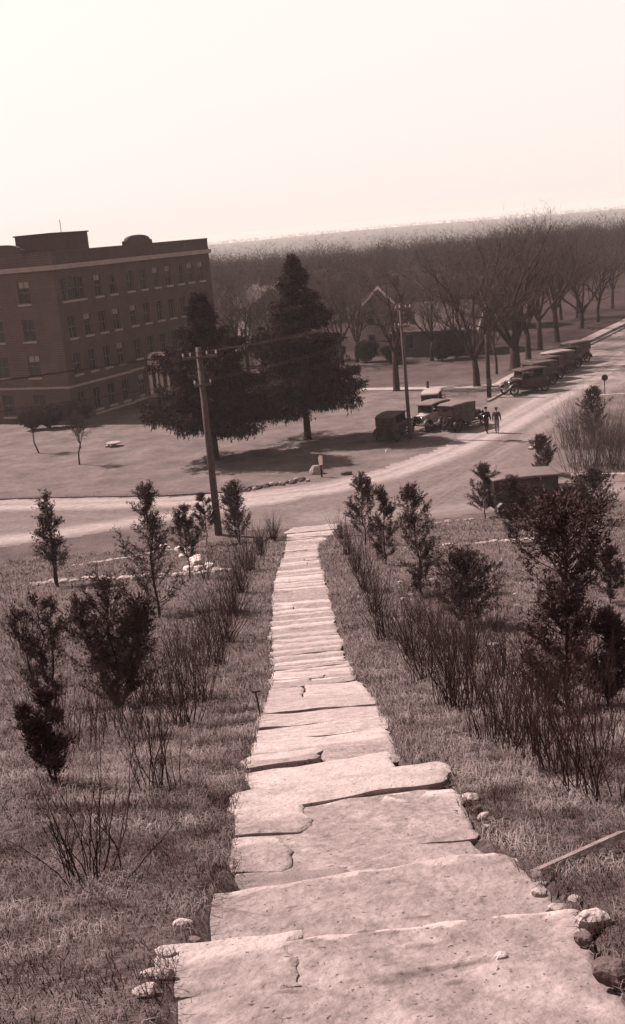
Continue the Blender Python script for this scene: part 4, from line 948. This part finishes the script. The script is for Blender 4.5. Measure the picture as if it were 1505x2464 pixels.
p = at(1095, 862); house(p + Vector((0, 6, 0)), R(62), 9, 6.5, 2.9, 2.6, M['darksiding'], 'low dark sided house with sloping roof right of the pale house', 2)
p = at(640, 850); house(p + Vector((0, 14, 0)), R(15), 9, 7, 5.2, 2.4, M['siding'], 'house with a pale roof edge seen left of the tall spruce', 3)
p = at(700, 840); house(p + Vector((3, 40, 0)), R(-40), 9, 7, 5.4, 2.6, M['siding'], 'distant pale house hidden behind the tall spruce', 4)
p = at(1180, 800); house(p + Vector((0, 6, 0)), R(80), 10, 7, 4.8, 2.4, M['darksiding'], 'dim house far behind the thick-trunked tree', 5)
mb = MB(); mb.box(-.9, .9, -.8, .8, 0, 1.9); mb.prism([(-1.1, 1.903), (1.1, 1.903), (0, 2.5)], -1.0, 1.0)
p = at(592, 885); o = mb.build('garden_shed', M['siding'], loc=p); tag(o, 'small white shed seen between the building and the tall spruce', 'shed')

# ------------------------------------------------------------ utility poles and wires
def insul(parent, p, s=1.0):
    mb = MB(); mb.lathe([(.012, -.02), (.012, .05), (.045 * s, .06), (.05 * s, .10), (.03 * s, .13), (.04 * s, .16), (.02 * s, .2)], 8, Matrix.Translation(p)); return mb.build('insulator', M['ceramic'], parent)
p1 = at(527, 1287); P1H = metres(450, p1) * 1.0
pole1 = tag(empty('utility_pole', p1), 'tall weathered wooden utility pole with crossarms beside the stair foot', 'utility pole')
mb = MB(); mb.chain([(0, 0, -.2), (0, 0, P1H * .5), (0, 0, P1H)], [.19, .165, .135], 12); mb.build('pole', M['polewood'], pole1, smooth=True)
armdir = Vector((math.cos(R(12)), math.sin(R(12)), 0)); rotA = Matrix.Rotation(R(12), 4, 'Z')
def arm(parent, z, half, pins, y=-.2):
    mb = MB(); mb.box(-half, half, y - .05, y + .05, z - .06, z + .06, rotA); a_ = mb.build('crossarm', M['polewood'], parent)
    for x in pins: insul(a_, rotA @ Vector((x, y, z + .062)))
arm(pole1, P1H - .45, .85, (-.8, -.45, .35, .8)); arm(pole1, P1H - 2.15 + .35, .42, (-.38, .38))
mb = MB()
for s_ in (-1, 1): mb.chain([rotA @ Vector((s_ * .55, -.27, P1H - .5)), rotA @ Vector((0, -.17, P1H - 1.15))], .02, 4)
mb.build('brace', M['rim'], pole1)
mb = MB()
for k in range(9): a_ = k * 2.1; mb.chain([(math.cos(R(-80 + (k % 2) * 160)) * .14, -.10, 2.5 + k * .55), (math.cos(R(-80 + (k % 2) * 160)) * .14 + (.16 if k % 2 else -.16), -.12, 2.5 + k * .55)], .012, 4)
mb.build('climbing_step', M['rim'], pole1)
p2 = at(988, 1056); P2H = metres(322, p2)
pole2 = tag(empty('utility_pole', p2), 'slim utility pole standing among the four parked cars', 'utility pole')
mb = MB(); mb.chain([(0, 0, -.2), (-.05, 0, P2H * .5), (-.12, 0, P2H)], [.14, .12, .09], 10); mb.build('pole', M['polewood'], pole2, smooth=True)
arm(pole2, P2H - .35, .55, (-.5, -.2, .2, .5)); arm(pole2, P2H - 1.5, .4, (-.35, .35)); MB().lathe([(.16, -1.25), (.19, -1.2), (.19, -.5), (.15, -.42), (.05, -.40)], 14, Matrix.Translation((-.1, .34, P2H))).build('transformer', M['carpaint'], pole2)
p3 = at(1178, 956); P3H = metres(150, p3)
pole3 = tag(empty('utility_pole', p3), 'short dark pole at the corner where the kerb begins', 'utility pole')
mb = MB(); mb.chain([(0, 0, -.2), (0, 0, P3H)], [.19, .15], 10); mb.build('pole', M['bark'], pole3, smooth=True)
mb = MB(); mb.box(-.2, .2, -.24, -.17, P3H * .18, P3H * .30); mb.build('notice_board', M['darksiding'], pole3)
def wire_obj(a_, b_, sag, label, n=24, r_=.010):
    pts = []
    for k in range(n + 1): t = k / n; q = a_.lerp(b_, t); q.z -= sag * 4 * t * (1 - t); pts.append(q)
    mb = MB(); mb.chain(pts, r_, 4, cap=False); o_ = mb.build('overhead_wire', M['wire']); tag(o_, label, 'wire', 'overhead wires strung between the poles')
def tip(pp, H_, x, dz): return pp + rotA @ Vector((x, -.2, H_ + dz))
nm = ['front upper wire', 'second upper wire', 'third upper wire', 'rear upper wire']
for i, (xa_, xb_) in enumerate(zip((-.8, -.45, .35, .8), (-.5, -.2, .2, .5))):
    wire_obj(tip(p1, P1H, xa_, -.2), tip(p2, P2H, xb_, -.1), .35, nm[i] + ' running between the tall pole and the slim pole')
    wire_obj(tip(p1, P1H, xa_, -.2), Vector((-45 + xa_, 47, P1H - .2)), .5, nm[i] + ' leaving the tall pole towards the left')
for i, x in enumerate((-.38, .38)):
    wire_obj(tip(p1, P1H, x, -1.6), tip(p2, P2H, x, -1.3), .3, ['front', 'rear'][i] + ' lower wire between the tall pole and the slim pole')
    wire_obj(tip(p1, P1H, x, -1.6), Vector((-45 + x, 47, P1H - 1.7)), .5, ['front', 'rear'][i] + ' lower wire leaving the tall pole towards the left')

# ------------------------------------------------------------ small street things
def simple(name, build, m_, p, label, cat, rz=0):
    mb = MB(); build(mb); o_ = mb.build(name, m_, loc=p); o_.rotation_euler.z = rz; tag(o_, label, cat); return o_
p = at(775, 1148); root = tag(empty('marker_post', p), 'short dark post with a white head beside the round boulder', 'post')
MB().box(-.05, .05, -.04, .04, -.1, .85).build('post', M['bark'], root); MB().prism([(-.11, .75), (.11, .75), (.13, 1.28), (-.02, 1.33), (-.13, 1.2)], -.07, -.045).build('sign_panel', M['white'], root)
p = at(1456, 950); root = tag(empty('road_sign', p), 'small dark sign on a thin post at the right edge of the road', 'sign')
MB().chain([(0, 0, -.1), (0, 0, 1.55)], .035, 6).build('post', M['bark'], root); MB().lathe([(.25, 0), (.25, .04)], 20, Matrix.Translation((0, -.06, 1.35)) @ Matrix.Rotation(R(90), 4, 'X')).build('sign_panel', M['carpaint'], root)
p = at(1030, 934); simple('stump_post', lambda mb: mb.chain([(0, 0, -.1), (0, 0, .3), (.02, 0, .62)], [.14, .12, .10], 8), M['bark'], p, 'short dark post standing on the pavement behind the parked cars', 'post')
p = at(275, 1074); root = tag(empty('stone_birdbath', p), 'low white stone slab on supports standing alone on the left lawn', 'stone slab')
MB().lathe([(.5, .22), (.56, .25), (.56, .31), (.5, .33)], 20, Matrix.Scale(1, 4)).build('top_slab', M['rock'], root); MB().box(-.62, -.35, -.2, .2, -.05, .12).build('side_stone', M['rock'], root); MB().lathe([(.22, -.05), (.18, .22)], 10).build('base', M['rock'], root)
p = at(930, 1088); simple('white_stake', lambda mb: mb.chain([(0, 0, -.05), (0, 0, .14)], [.07, .05], 6), M['white'], p, 'tiny white stake at the road edge in front of the leftmost parked car', 'stake')
p = at(627, 1722); root = tag(empty('iron_stake', p), 'rusty iron stake with a bent top standing left of the steps', 'stake')
hS = metres(62, p); MB().chain([(0, 0, -.1), (-.01, 0, hS * .5), (-.03, 0, hS)], .011, 6).build('rod', M['rust'], root); MB().chain([(-.07, 0, hS + .005), (-.03, 0, hS), (.03, -.01, hS + .01)], .011, 5).build('hook', M['rust'], root)
a_ = at(1290, 2112); b_ = at(1500, 2040); simple('wooden_plank', lambda mb: mb.rings([[Vector(q) for q in ((-.02, -.012, 0), (.02, -.012, 0), (.02, .012, .016), (-.02, .012, .016))], [Vector(q) + (b_ - a_) + Vector((0, 0, .05)) for q in ((-.02, -.012, 0), (.02, -.012, 0), (.02, .012, .016), (-.02, .012, .016))]]), M['plank'], a_ + Vector((0, 0, .015)), 'narrow weathered plank lying in the grass right of the steps', 'plank')
# white kerb stones and white rail
for i, (pa, pb) in enumerate((((1275, 1083), (1288, 1075)), ((1294, 1068), (1307, 1055)))):
    A_ = at(*pa); B_ = at(*pb); d = (B_ - A_); L_ = d.length; rz = math.atan2(d.y, d.x)
    o_ = MB().box(0, L_, -.11, .11, -.05, .14 + .1 * i).build('kerb_block', M['white'] if i else M['rock'], loc=A_, bevel=.02); o_.rotation_euler.z = rz; tag(o_, ['lower grey-white kerb block at the right road edge', 'taller white kerb block at the right road edge'][i], 'kerb block', 'kerb blocks at the right road edge')
A_ = at(1375, 1160); B_ = at(1500, 1158); d = B_ - A_; rail = tag(empty('white_rail', A_, math.atan2(d.y, d.x)), 'low white rail fence behind the parked car at the right', 'fence')
L_ = d.length + 2; MB().box(0, L_, -.03, .03, .32, .45).build('rail', M['white'], rail)
for k in range(4): MB().box(.3 + k * L_ / 4, .4 + k * L_ / 4, -.09, -.031, -.1, .40).build('post', M['white'], rail)
A_ = at(1440, 957); B_ = at(1500, 953); d = B_ - A_; rail = tag(empty('white_rail', A_, math.atan2(d.y, d.x)), 'short low white rail beside the dark sign at the right edge', 'fence')
MB().box(0, 4, -.03, .03, .1, .22).build('rail', M['white'], rail)
for k in range(3): MB().box(.3 + k * 1.5, .4 + k * 1.5, -.09, -.031, -.1, .18).build('post', M['white'], rail)

# ------------------------------------------------------------ cars of the 1920s
def sect(x, hw, z0, z1, rr=.08, n=4):
    P = []
    for cx, cz, a0 in ((hw - rr, z1 - rr, 0), (-hw + rr, z1 - rr, 90), (-hw + rr * .5, z0 + rr * .5, 180), (hw - rr * .5, z0 + rr * .5, 270)):
        q = rr if a0 < 180 else rr * .5
        for k in range(n + 1): t = R(a0 + 90 * k / n); P.append(Vector((x, cx + q * math.cos(t), cz + q * math.sin(t))))
    return P
def wheel(parent, x, y, r_=.39, spare=False):
    mt = Matrix.Translation((x, y, r_ if not spare else .80)) @ Matrix.Rotation(R(90), 4, 'Z' if spare else 'X')
    if spare: mt = Matrix.Translation((x, y, .80)) @ Matrix.Rotation(R(90), 4, 'Y')
    mb = MB(); mb.lathe([(.075, -.07), (.09, -.03), (.09, .03), (.075, .07)], 12, mt)
    for k in range(10):
        t = 2 * math.pi * k / 10; mb.chain([mt @ Vector((.07 * math.cos(t), .07 * math.sin(t), 0)), mt @ Vector((.28 * math.cos(t), .28 * math.sin(t), 0))], .016, 5)
    k0 = len(mb.v); prof = [(.27, -.035), (.30, -.045), (.30, .045), (.27, .035)]
    def ringl(prof_, n=24):
        k0 = len(mb.v)
        for q, z in prof_:
            for j in range(n): t = 2 * math.pi * j / n; mb.v.append(tuple(mt @ Vector((q * math.cos(t), q * math.sin(t), z))))
        Lp = len(prof_)
        for i in range(Lp):
            for j in range(n): a0 = k0 + i * n; b0 = k0 + ((i + 1) % Lp) * n; mb.f.append((a0 + j, a0 + (j + 1) % n, b0 + (j + 1) % n, b0 + j))
    ringl(prof); wh = mb.build('spare_wheel' if spare else 'wheel', M['rim'], parent)
    mb = MB(); ringl([(.302 + .044 * (1 - math.cos(2 * math.pi * k / 8)), .055 * math.sin(2 * math.pi * k / 8)) for k in range(8)]); mb.build('tyre', M['tyre'], wh, smooth=True)
def fender(parent, x, y, a0, a1, r_=.50, wd=.28):
    rg = []
    for k in range(13):
        t = R(a0 + (a1 - a0) * k / 12); c_, s_ = math.cos(t), math.sin(t); ring = []
        for dr, dy in ((0, -.5), (.035, -.2), (.045, 0), (.035, .2), (0, .5), (-.012, .45), (.02, 0), (-.012, -.45)): q = r_ + dr; ring.append(Vector((x + q * c_, y + dy * wd, .39 + q * s_)))
        rg.append(ring)
    MB().rings(rg).build('fender', M['carpaint'], parent)
def car(kind, paint, top, label, group, name='parked_car'):
    root = empty(name, (0, 0, 0)); tag(root, label, 'car', group)
    B_ = MB().rings([sect(-1.80, .52, .62, 1.0), sect(-1.72, .64, .52, 1.16), sect(-1.3, .74, .48, 1.2), sect(-.5, .76, .46, 1.18), sect(.2, .72, .46, 1.18), sect(.55, .60, .46, 1.17), sect(.62, .46, .50, 1.15)]).build('body', paint, root, smooth=True)
    MB().rings([sect(.625, .44, .56, 1.13, .14), sect(1.1, .37, .58, 1.10, .14), sect(1.50, .31, .60, 1.08, .13)]).build('hood', paint, root, smooth=True)
    MB().rings([sect(1.503, .33, .50, 1.11, .12), sect(1.60, .32, .52, 1.10, .12)]).build('radiator', M['chrome'], root)
    MB().rings([sect(1.602, .26, .58, 1.02, .09), sect(1.612, .26, .58, 1.02, .09)]).build('grille', M['tyre'], root)
    c_ = MB()
    for s_ in (-1, 1): c_.box(-1.75, 1.62, s_ * .36 - .035, s_ * .36 + .035, .40, .47)
    for x in (-1.3, 1.35): c_.chain([(x, -.66, .39), (x, .66, .39)], .035, 6)
    c_.build('chassis', M['tyre'], root)
    for x in (-1.3, 1.35):
        for s_ in (-1, 1): wheel(root, x, s_ * .70)
    for s_ in (-1, 1):
        fender(root, 1.35, s_ * .72, 10, 172); fender(root, -1.3, s_ * .74, 8, 178)
        MB().box(-.80, .86, s_ * .74 - .13, s_ * .74 + .13, .37, .40).build('running_board', M['tyre'], root)
        h_ = MB().lathe([(.02, -.16), (.09, -.12), (.135, -.02), (.14, 0)], 14, Matrix.Translation((1.62, s_ * .40, .92)) @ Matrix.Rotation(R(90), 4, 'Y')).build('headlight', M['carpaint'], root, smooth=True)
        MB().lathe([(.128, .001), (.11, .02), (.03, .03)], 14, Matrix.Translation((1.62, s_ * .40, .92)) @ Matrix.Rotation(R(90), 4, 'Y')).build('lens', M['chrome'], h_)
        d_ = MB().box(-1.15, -.5, s_ * .762 - .012, s_ * .762 + .012, .56, 1.12).build('door', paint, root); MB().chain([(-.62, s_ * .79, 1.0), (-.54, s_ * .79, 1.0)], .012, 5).build('handle', M['chrome'], d_)
        d_ = MB().box(-.4, .2, s_ * .757 - .012, s_ * .757 + .012, .56, 1.12).build('door', paint, root); MB().chain([(.07, s_ * .785, 1.0), (.15, s_ * .785, 1.0)], .012, 5).build('handle', M['chrome'], d_)
    MB().chain([(1.80, -.66, .52), (1.88, -.3, .52), (1.88, .3, .52), (1.80, .66, .52)], .03, 6).build('bumper', M['chrome'], root)
    wheel(root, -1.93, 0, spare=True)
    # windshield
    w_ = MB()
    for s_ in (-1, 1): w_.chain([(.58, s_ * .60, 1.12), (.50, s_ * .60, 1.72)], .02, 5)
    w_.chain([(.50, -.60, 1.72), (.50, .60, 1.72)], .02, 5); w_.chain([(.58, -.60, 1.16), (.58, .60, 1.16)], .02, 5)
    w_ = w_.build('windshield', M['chrome'], root); g_ = MB(); g_.v = [(.575, -.58, 1.17), (.575, .58, 1.17), (.505, .58, 1.70), (.505, -.58, 1.70)]; g_.f = [(0, 1, 2, 3)]; g_.build('pane', M['glass'], w_)
    if kind == 'touring':
        MB().rings([sect(-1.75, .60, 1.66, 1.76, .05), sect(-1.5, .68, 1.74, 1.84, .06), sect(-.6, .70, 1.77, 1.89, .06), sect(.2, .68, 1.75, 1.86, .06), sect(.72, .64, 1.70, 1.79, .05)]).build('roof', top, root, smooth=True)
        cu = MB().rings([sect(-1.80, .60, 1.14, 1.70, .06), sect(-1.74, .62, 1.14, 1.72, .06)]).build('rear_curtain', M['carpaint'], root)
        MB().box(-1.815, -1.802, -.22, .22, 1.38, 1.54).build('rear_window', M['glass'], cu)
        for s_ in (-1, 1):
            MB().box(-1.74, -1.2, s_ * .64 - .012, s_ * .64 + .012, 1.14, 1.78).build('side_curtain', M['carpaint'], root)
            MB().chain([(-.5, s_ * .68, 1.16), (-.5, s_ * .66, 1.78)], .016, 5).build('roof_post', M['tyre'], root)
        MB().rings([sect(-1.2, .62, 1.0, 1.32, .08), sect(-1.02, .62, 1.0, 1.30, .06)]).build('seat', M['tyre'], root)
        MB().rings([sect(-.2, .60, 1.0, 1.32, .08), sect(-.05, .60, 1.0, 1.30, .06)]).build('seat', M['tyre'], root)
        MB().lathe([(.19, 0), (.19, .02)], 16, Matrix.Translation((.22, .3, 1.28)) @ Matrix.Rotation(R(55), 4, 'Y')).build('steering_wheel', M['tyre'], root)
    else:
        cb = MB()
        for s_ in (-1, 1):
            for x0, x1 in ((-1.76, -1.55), (-1.0, -.88), (-.34, -.24), (.42, .54)): cb.box(x0, x1, s_ * .70 - .03, s_ * .70 + .03, 1.16, 1.78)
            cb.box(-1.76, .54, s_ * .70 - .028, s_ * .70 + .028, 1.68, 1.785)
        cb.box(-1.80, -1.74, -.70, -.26, 1.16, 1.78); cb.box(-1.80, -1.74, .26, .70, 1.16, 1.78); cb.box(-1.798, -1.742, -.26, .26, 1.16, 1.38); cb.box(-1.798, -1.742, -.26, .26, 1.6, 1.78)
        cb.build('cabin', paint, root)
        MB().rings([sect(-1.84, .66, 1.78, 1.86, .04), sect(-1.5, .72, 1.80, 1.92, .06), sect(-.4, .73, 1.80, 1.94, .06), sect(.6, .68, 1.78, 1.87, .05), sect(.72, .64, 1.76, 1.80, .02)]).build('roof', top, root, smooth=True)
        for s_ in (-1, 1):
            for x0, x1 in ((-1.55, -1.0), (-.88, -.34), (-.24, .42)): MB().box(x0, x1, s_ * .70 - .006, s_ * .70 + .006, 1.18, 1.68).build('window', M['glass'], root)
        MB().box(-1.775, -1.765, -.26, .26, 1.38, 1.6).build('window', M['glass'], root)
    return root
carT = car('touring', M['carpaint'], M['canvas'], 'dark touring car seen from behind, leftmost of the four cars on the verge', 'cars parked on the verge around the slim pole')
carS = car('sedan', M['carpaint'], M['greycanvas'], 'dark closed car with a spare wheel, rightmost of the four cars', 'cars parked on the verge around the slim pole')
def put(o_, p, rz, s=1.0): o_.location = p; o_.rotation_euler = (0, 0, rz); o_.scale = (s, s, s)
def relook(o_, paint=None, top=None):
    for ch in o_.children:
        k_ = ch.name.split('.')[0]
        nm_ = paint if (paint and k_ in ('body', 'hood', 'door', 'cabin')) else (top if top and k_ == 'roof' else None)
        if nm_: ch.material_slots[0].link = 'OBJECT'; ch.material_slots[0].material = nm_
V2 = lambda x, y: Vector((x, y, .012))
put(carT, V2(6.15, 76.6), R(62)); 
put(carS, V2(11.1, 78.2), R(40))
c = copy_tree(carT); put(c, V2(8.9, 79.3), R(205 + 25)); relook(c, M['carlight'], M['greycanvas']); tag(c, 'pale-bodied touring car behind the slim pole, between two dark cars')
c = copy_tree(carT); put(c, V2(9.9, 85.2), R(75)); relook(c, None, M['palecanvas']); tag(c, 'dark touring car with a white top, rearmost of the four')
# the row along the kerb
labs = ['nearest car of the far row, with a pale windscreen', 'second car from the near end of the far row', 'third car from the near end of the far row', 'fourth car of the far row, with the palest top', 'fifth car from the near end of the far row', 'sixth and farthest car of the far row']
rowp = [(17.9, 91.6), (19.3, 94.6), (20.6, 97.4), (22.2, 100.6), (23.6, 103.4), (25.3, 106.6)]
for i, (x, y_) in enumerate(rowp):
    c = copy_tree(carT if i in (0, 2, 4) else carS); put(c, V2(x + .3, y_), R(200 + (i % 3) * 6), 1.08); relook(c, None, [M['canvas'], M['greycanvas'], M['canvas'], M['palecanvas'], M['canvas'], M['greycanvas']][i]); tag(c, labs[i]); c['group'] = 'cars parked along the far kerb'
c = copy_tree(carS); put(c, at(1300, 1240) + Vector((.15, .9, .0)), R(3)); c.scale = (1.32, 1.4, 1.05); relook(c, None, M['canopy']); tag(c, 'dark car with a dusty pale top parked behind the cedars at the right'); del c['group']

# ------------------------------------------------------------ two men walking
def skinned(name, joints, edges, m_, parent, levels=2):
    me = bpy.data.meshes.new(name); me.from_pydata([j[0] for j in joints], edges, []); ob = bpy.data.objects.new(name + '_tmp', me); COL.objects.link(ob)
    sk = ob.modifiers.new('s', 'SKIN'); sk.use_smooth_shade = True; sb = ob.modifiers.new('u', 'SUBSURF'); sb.levels = levels; sb.render_levels = levels
    for i, j in enumerate(joints): rr = j[1]; me.skin_vertices[0].data[i].radius = rr if isinstance(rr, tuple) else (rr, rr)
    me.skin_vertices[0].data[0].use_root = True
    dg = bpy.context.evaluated_depsgraph_get(); em = bpy.data.meshes.new_from_object(ob.evaluated_get(dg)); bpy.data.objects.remove(ob)
    em.materials.clear(); em.name = name; return finish(name, em, m_, parent, smooth=True)
def person(p, rz, label, jacket, pants, stride, seed, capm):
    root = empty('person', p, rz); tag(root, label, 'person', 'two men walking on the road')
    st = stride   # faces +y locally
    hipL, hipR = (-.09, 0, .90), (.09, 0, .90)
    kL = (-.10, st * .22, .48); kR = (.10, -st * .10, .49); aL = (-.10, st * .28, .09); aR = (.10, -st * .34, .13)
    tL = (-.11, st * .28 + .17, .035); tR = (.11, -st * .34 + .15, .04)
    J = [((0, 0, .93), (.14, .10)), ((0, 0, 1.12), (.13, .095)), ((0, .01, 1.34), (.16, .11)), ((0, 0, 1.47), (.07, .06)), ((0, .01, 1.54), (.05, .05)), ((0, .02, 1.63), (.075, .09)), ((0, .02, 1.72), (.07, .085))]
    E = [(0, 1), (1, 2), (2, 3), (3, 4), (4, 5), (5, 6)]
    def add(pp, rr, pr): J.append((pp, rr)); E.append((pr, len(J) - 1)); return len(J) - 1
    for s_, h, k_, an, to in ((-1, hipL, kL, aL, tL), (1, hipR, kR, aR, tR)):
        a_ = add(h, .085, 0); a_ = add(k_, .055, a_); a_ = add(an, .038, a_); add(to, (.035, .025), a_)
    hands = []
    for s_, sw in ((-1, -st * .5), (1, st * .5)):
        a_ = add((s_ * .19, 0, 1.40), .055, 2); a_ = add((s_ * .24, sw * .12, 1.13), .042, a_); a_ = add((s_ * .25, sw * .35 + .05, .90), .028, a_); h_ = add((s_ * .25, sw * .40 + .07, .83), (.026, .034), a_)
        for q in range(4): f1 = add((s_ * .25, sw * .40 + .045 + q * .019, .775), .009, h_); add((s_ * .243, sw * .40 + .045 + q * .019, .735 + .008 * abs(q - 1.5)), .008, f1)
        f1 = add((s_ * .235, sw * .40 + .115, .81), .010, h_); add((s_ * .232, sw * .40 + .125, .775), .008, f1)
    skinned('body', J, E, M['skin'], root, 1)
    # face and ears sit on the head of the body mesh as small features
    nb = MB(); nb.lathe([(.012, 0), (.016, .02), (.004, .045)], 8, Matrix.Translation((0, .105, 1.625))); nb.build('nose', M['skin'], root)
    nb = MB()
    for s_ in (-1, 1): nb.lathe([(.004, -.02), (.012, 0), (.006, .022)], 8, Matrix.Translation((s_ * .078, .01, 1.64)))
    nb.build('ears', M['skin'], root)
    nb = MB()
    for s_ in (-1, 1): nb.lathe([(.003, -.006), (.009, 0), (.003, .006)], 8, Matrix.Translation((s_ * .03, .098, 1.66)))
    nb.build('eyes', M['cloth'], root)
    nb = MB(); nb.box(-.022, .022, .088, .099, 1.583, 1.590); nb.build('mouth', M['cloth2'], root)
    skinned('jacket', [((0, 0, .80), (.175, .13)), ((0, 0, .95), (.165, .125)), ((0, 0, 1.13), (.15, .12)), ((0, .01, 1.33), (.185, .135)), ((0, 0, 1.46), (.085, .08)), ((-.20, 0, 1.41), .075), ((-.25, -st * .06, 1.13), .06), ((-.255, -st * .175 + .04, .91), .043), ((.20, 0, 1.41), .075), ((.25, st * .06, 1.13), .06), ((.255, st * .175 + .04, .91), .043)],
            [(0, 1), (1, 2), (2, 3), (3, 4), (3, 5), (5, 6), (6, 7), (3, 8), (8, 9), (9, 10)], jacket, root)
    skinned('trousers', [((0, 0, .93), (.15, .115)), (hipL, .10), (kL, .075), ((aL[0], aL[1], .10), .06), (hipR, .10), (kR, .075), ((aR[0], aR[1], .14), .06)], [(0, 1), (1, 2), (2, 3), (0, 4), (4, 5), (5, 6)], pants, root)
    for tt, aa in ((tL, aL), (tR, aR)): skinned('shoe', [((aa[0], aa[1] - .03, .045 + (aa[2] - .09)), (.045, .04)), ((aa[0], aa[1] + .08, .04 + (aa[2] - .09) * .6), (.045, .035)), ((tt[0], tt[1] + .02, .035), (.04, .028))], [(0, 1), (1, 2)], M['tyre'], root, 1)
    hb = MB(); hb.lathe([(.086, 0), (.092, .05), (.075, .1), (.02, .12)], 14, Matrix.Translation((0, .005, 1.655)) @ Matrix.Scale(1.05, 4, (0, 1, 0))); hb.build('hair', M['bark'], root)
    cp = MB(); cp.lathe([(.092, 0), (.12, .035), (.125, .06), (.08, .085), (.01, .09)], 16, Matrix.Translation((0, .01, 1.715))); cp.prism([(-.07, 0), (.07, 0), (.07, .012), (-.07, .012)], .07, .17, Matrix.Translation((0, 0, 1.72))); cp.build('flat_cap', capm, root)
    return root
person(at(1172, 1042), R(-25), 'man in a dark jacket and flat cap, the left of the two walking', M['cloth'], M['pants'], .9, 1, M['cloth'])
person(at(1197, 1043), R(-20), 'man in a brown jacket and lighter trousers, the right of the two walking', M['cloth2'], M['pants2'], .6, 2, M['cloth2'])

# ------------------------------------------------------------ haze: one closed box of even, pale air
mb = MB().box(-3850, 3850, -70, 4150, -23, 30)
hm = bpy.data.materials.new('haze'); hm.use_nodes = True; hn = hm.node_tree; hn.nodes.clear()
pv = hn.nodes.new('ShaderNodeVolumePrincipled'); pv.inputs['Density'].default_value = 0.00027; pv.inputs['Color'].default_value = (1.0, 0.87, 0.81, 1); pv.inputs['Anisotropy'].default_value = 0.0
ho = hn.nodes.new('ShaderNodeOutputMaterial'); hn.links.new(pv.outputs[0], ho.inputs['Volume'])
hzo = mb.build('haze', hm); tag(hzo, kind='stuff')
